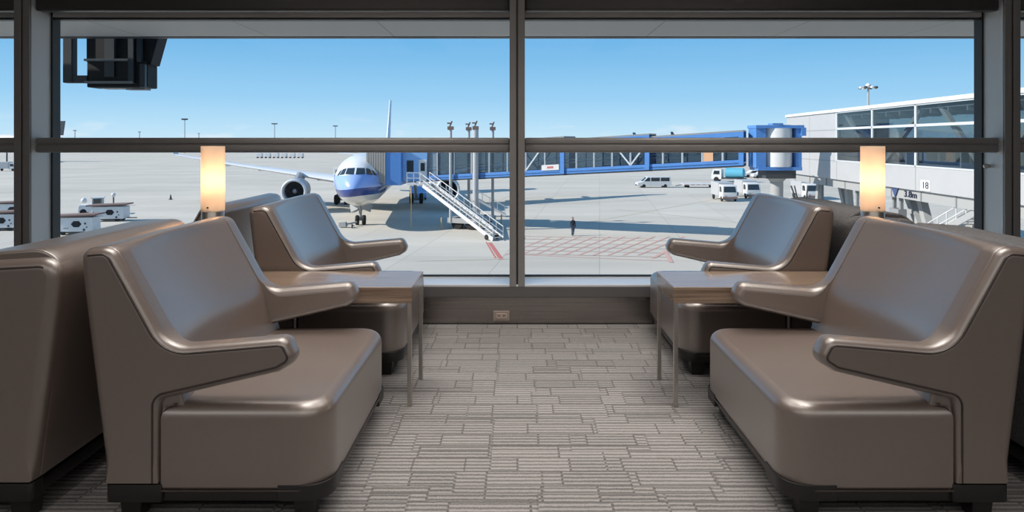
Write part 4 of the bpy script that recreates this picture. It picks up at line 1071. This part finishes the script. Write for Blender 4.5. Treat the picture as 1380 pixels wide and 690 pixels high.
# low far shoreline
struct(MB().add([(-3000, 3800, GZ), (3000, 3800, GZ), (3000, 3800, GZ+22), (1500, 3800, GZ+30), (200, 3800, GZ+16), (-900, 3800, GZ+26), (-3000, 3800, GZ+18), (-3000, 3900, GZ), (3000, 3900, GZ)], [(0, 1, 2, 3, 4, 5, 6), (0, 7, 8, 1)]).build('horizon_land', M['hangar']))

# ------------------------------------------------------------------ world and lights
w = D.worlds.new('sky'); scn.world = w; w.use_nodes = True; nt = w.node_tree; bg = nt.nodes['Background']
N = nt.nodes.new; L = nt.links.new
tc = N('ShaderNodeTexCoord'); sp = N('ShaderNodeSeparateXYZ'); L(tc.outputs['Generated'], sp.inputs[0])
r = N('ShaderNodeValToRGB'); e = r.color_ramp.elements
e[0].position = 0; e[0].color = (.56, .76, .88, 1); e[1].position = 1; e[1].color = (.11, .26, .52, 1)
for p, c in ((.02, (.47, .71, .88, 1)), (.06, (.32, .60, .85, 1)), (.14, (.165, .45, .76, 1)), (.30, (.17, .41, .69, 1)), (.6, (.14, .32, .60, 1))):
    q = e.new(p); q.color = c
L(sp.outputs[2], r.inputs[0])
# faint low clouds near horizon
mp = N('ShaderNodeMapping'); mp.inputs['Scale'].default_value = (14, 14, 60); L(tc.outputs['Generated'], mp.inputs[0])
nz = N('ShaderNodeTexNoise'); nz.inputs['Scale'].default_value = 1; nz.inputs['Detail'].default_value = 4; L(mp.outputs[0], nz.inputs['Vector'])
cr = N('ShaderNodeValToRGB'); cr.color_ramp.elements[0].position = .56; cr.color_ramp.elements[1].position = .75; L(nz.outputs['Fac'], cr.inputs[0])
band = N('ShaderNodeValToRGB'); be = band.color_ramp.elements; be[0].position = 0; be[0].color = (1, 1, 1, 1); be[1].position = .035; be[1].color = (0, 0, 0, 1); q = be.new(.018); q.color = (.7, .7, .7, 1); L(sp.outputs[2], band.inputs[0])
mu = N('ShaderNodeMath'); mu.operation = 'MULTIPLY'; L(cr.outputs[0], mu.inputs[0]); L(band.outputs[0], mu.inputs[1])
mx = N('ShaderNodeMixRGB'); mx.inputs[2].default_value = (.74, .82, .88, 1); L(mu.outputs[0], mx.inputs[0]); L(r.outputs[0], mx.inputs[1])
L(mx.outputs[0], bg.inputs['Color']); bg.inputs['Strength'].default_value = 1.1

sun = D.lights.new('sun', 'SUN'); sun.energy = 6.1; sun.angle = math.radians(.6); sun.color = (1, .93, .84)
so = D.objects.new('sun', sun); COL.objects.link(so)
so.rotation_euler = Vector((1, .2, -.62)).to_track_quat('-Z', 'Y').to_euler()
so.location = (0, 0, 60)

def area(x, y, sx, sy, e, col):  # unseen light added just below the ceiling to brighten the room
    a = D.lights.new('added_area_light', 'AREA'); a.shape = 'RECTANGLE'; a.size = sx; a.size_y = sy; a.energy = e; a.color = col
    o = D.objects.new('added_area_light', a); COL.objects.link(o); o.location = (x, y, 2.74); return o
warm = (1, .92, .84)
def down(x, y, e, sp=95):  # narrow unseen downlight, added to brighten seat tops and aisle
    o = area(x, y, .8, .8, e, warm); o.data.spread = math.radians(sp)
for x in (-1.44, -.75, 1.05, 1.67):
    e_ = 8.5 if -1 < x < 1.2 else 4.5; down(x, 3.7, e_); down(x, 2.4, e_)
down(.12, 3.2, 4); down(.12, 1.6, 4)
for x in (-3, 0, 3): area(x, -1.6, 2.4, 2.4, 43, (1, .94, .88))  # unseen rear fill, added to brighten chair sides and window frames

scn.view_settings.view_transform = 'Standard'; scn.view_settings.look = 'None'; scn.view_settings.gamma = 1; scn.view_settings.exposure = 0
scn.view_settings.use_curve_mapping = False
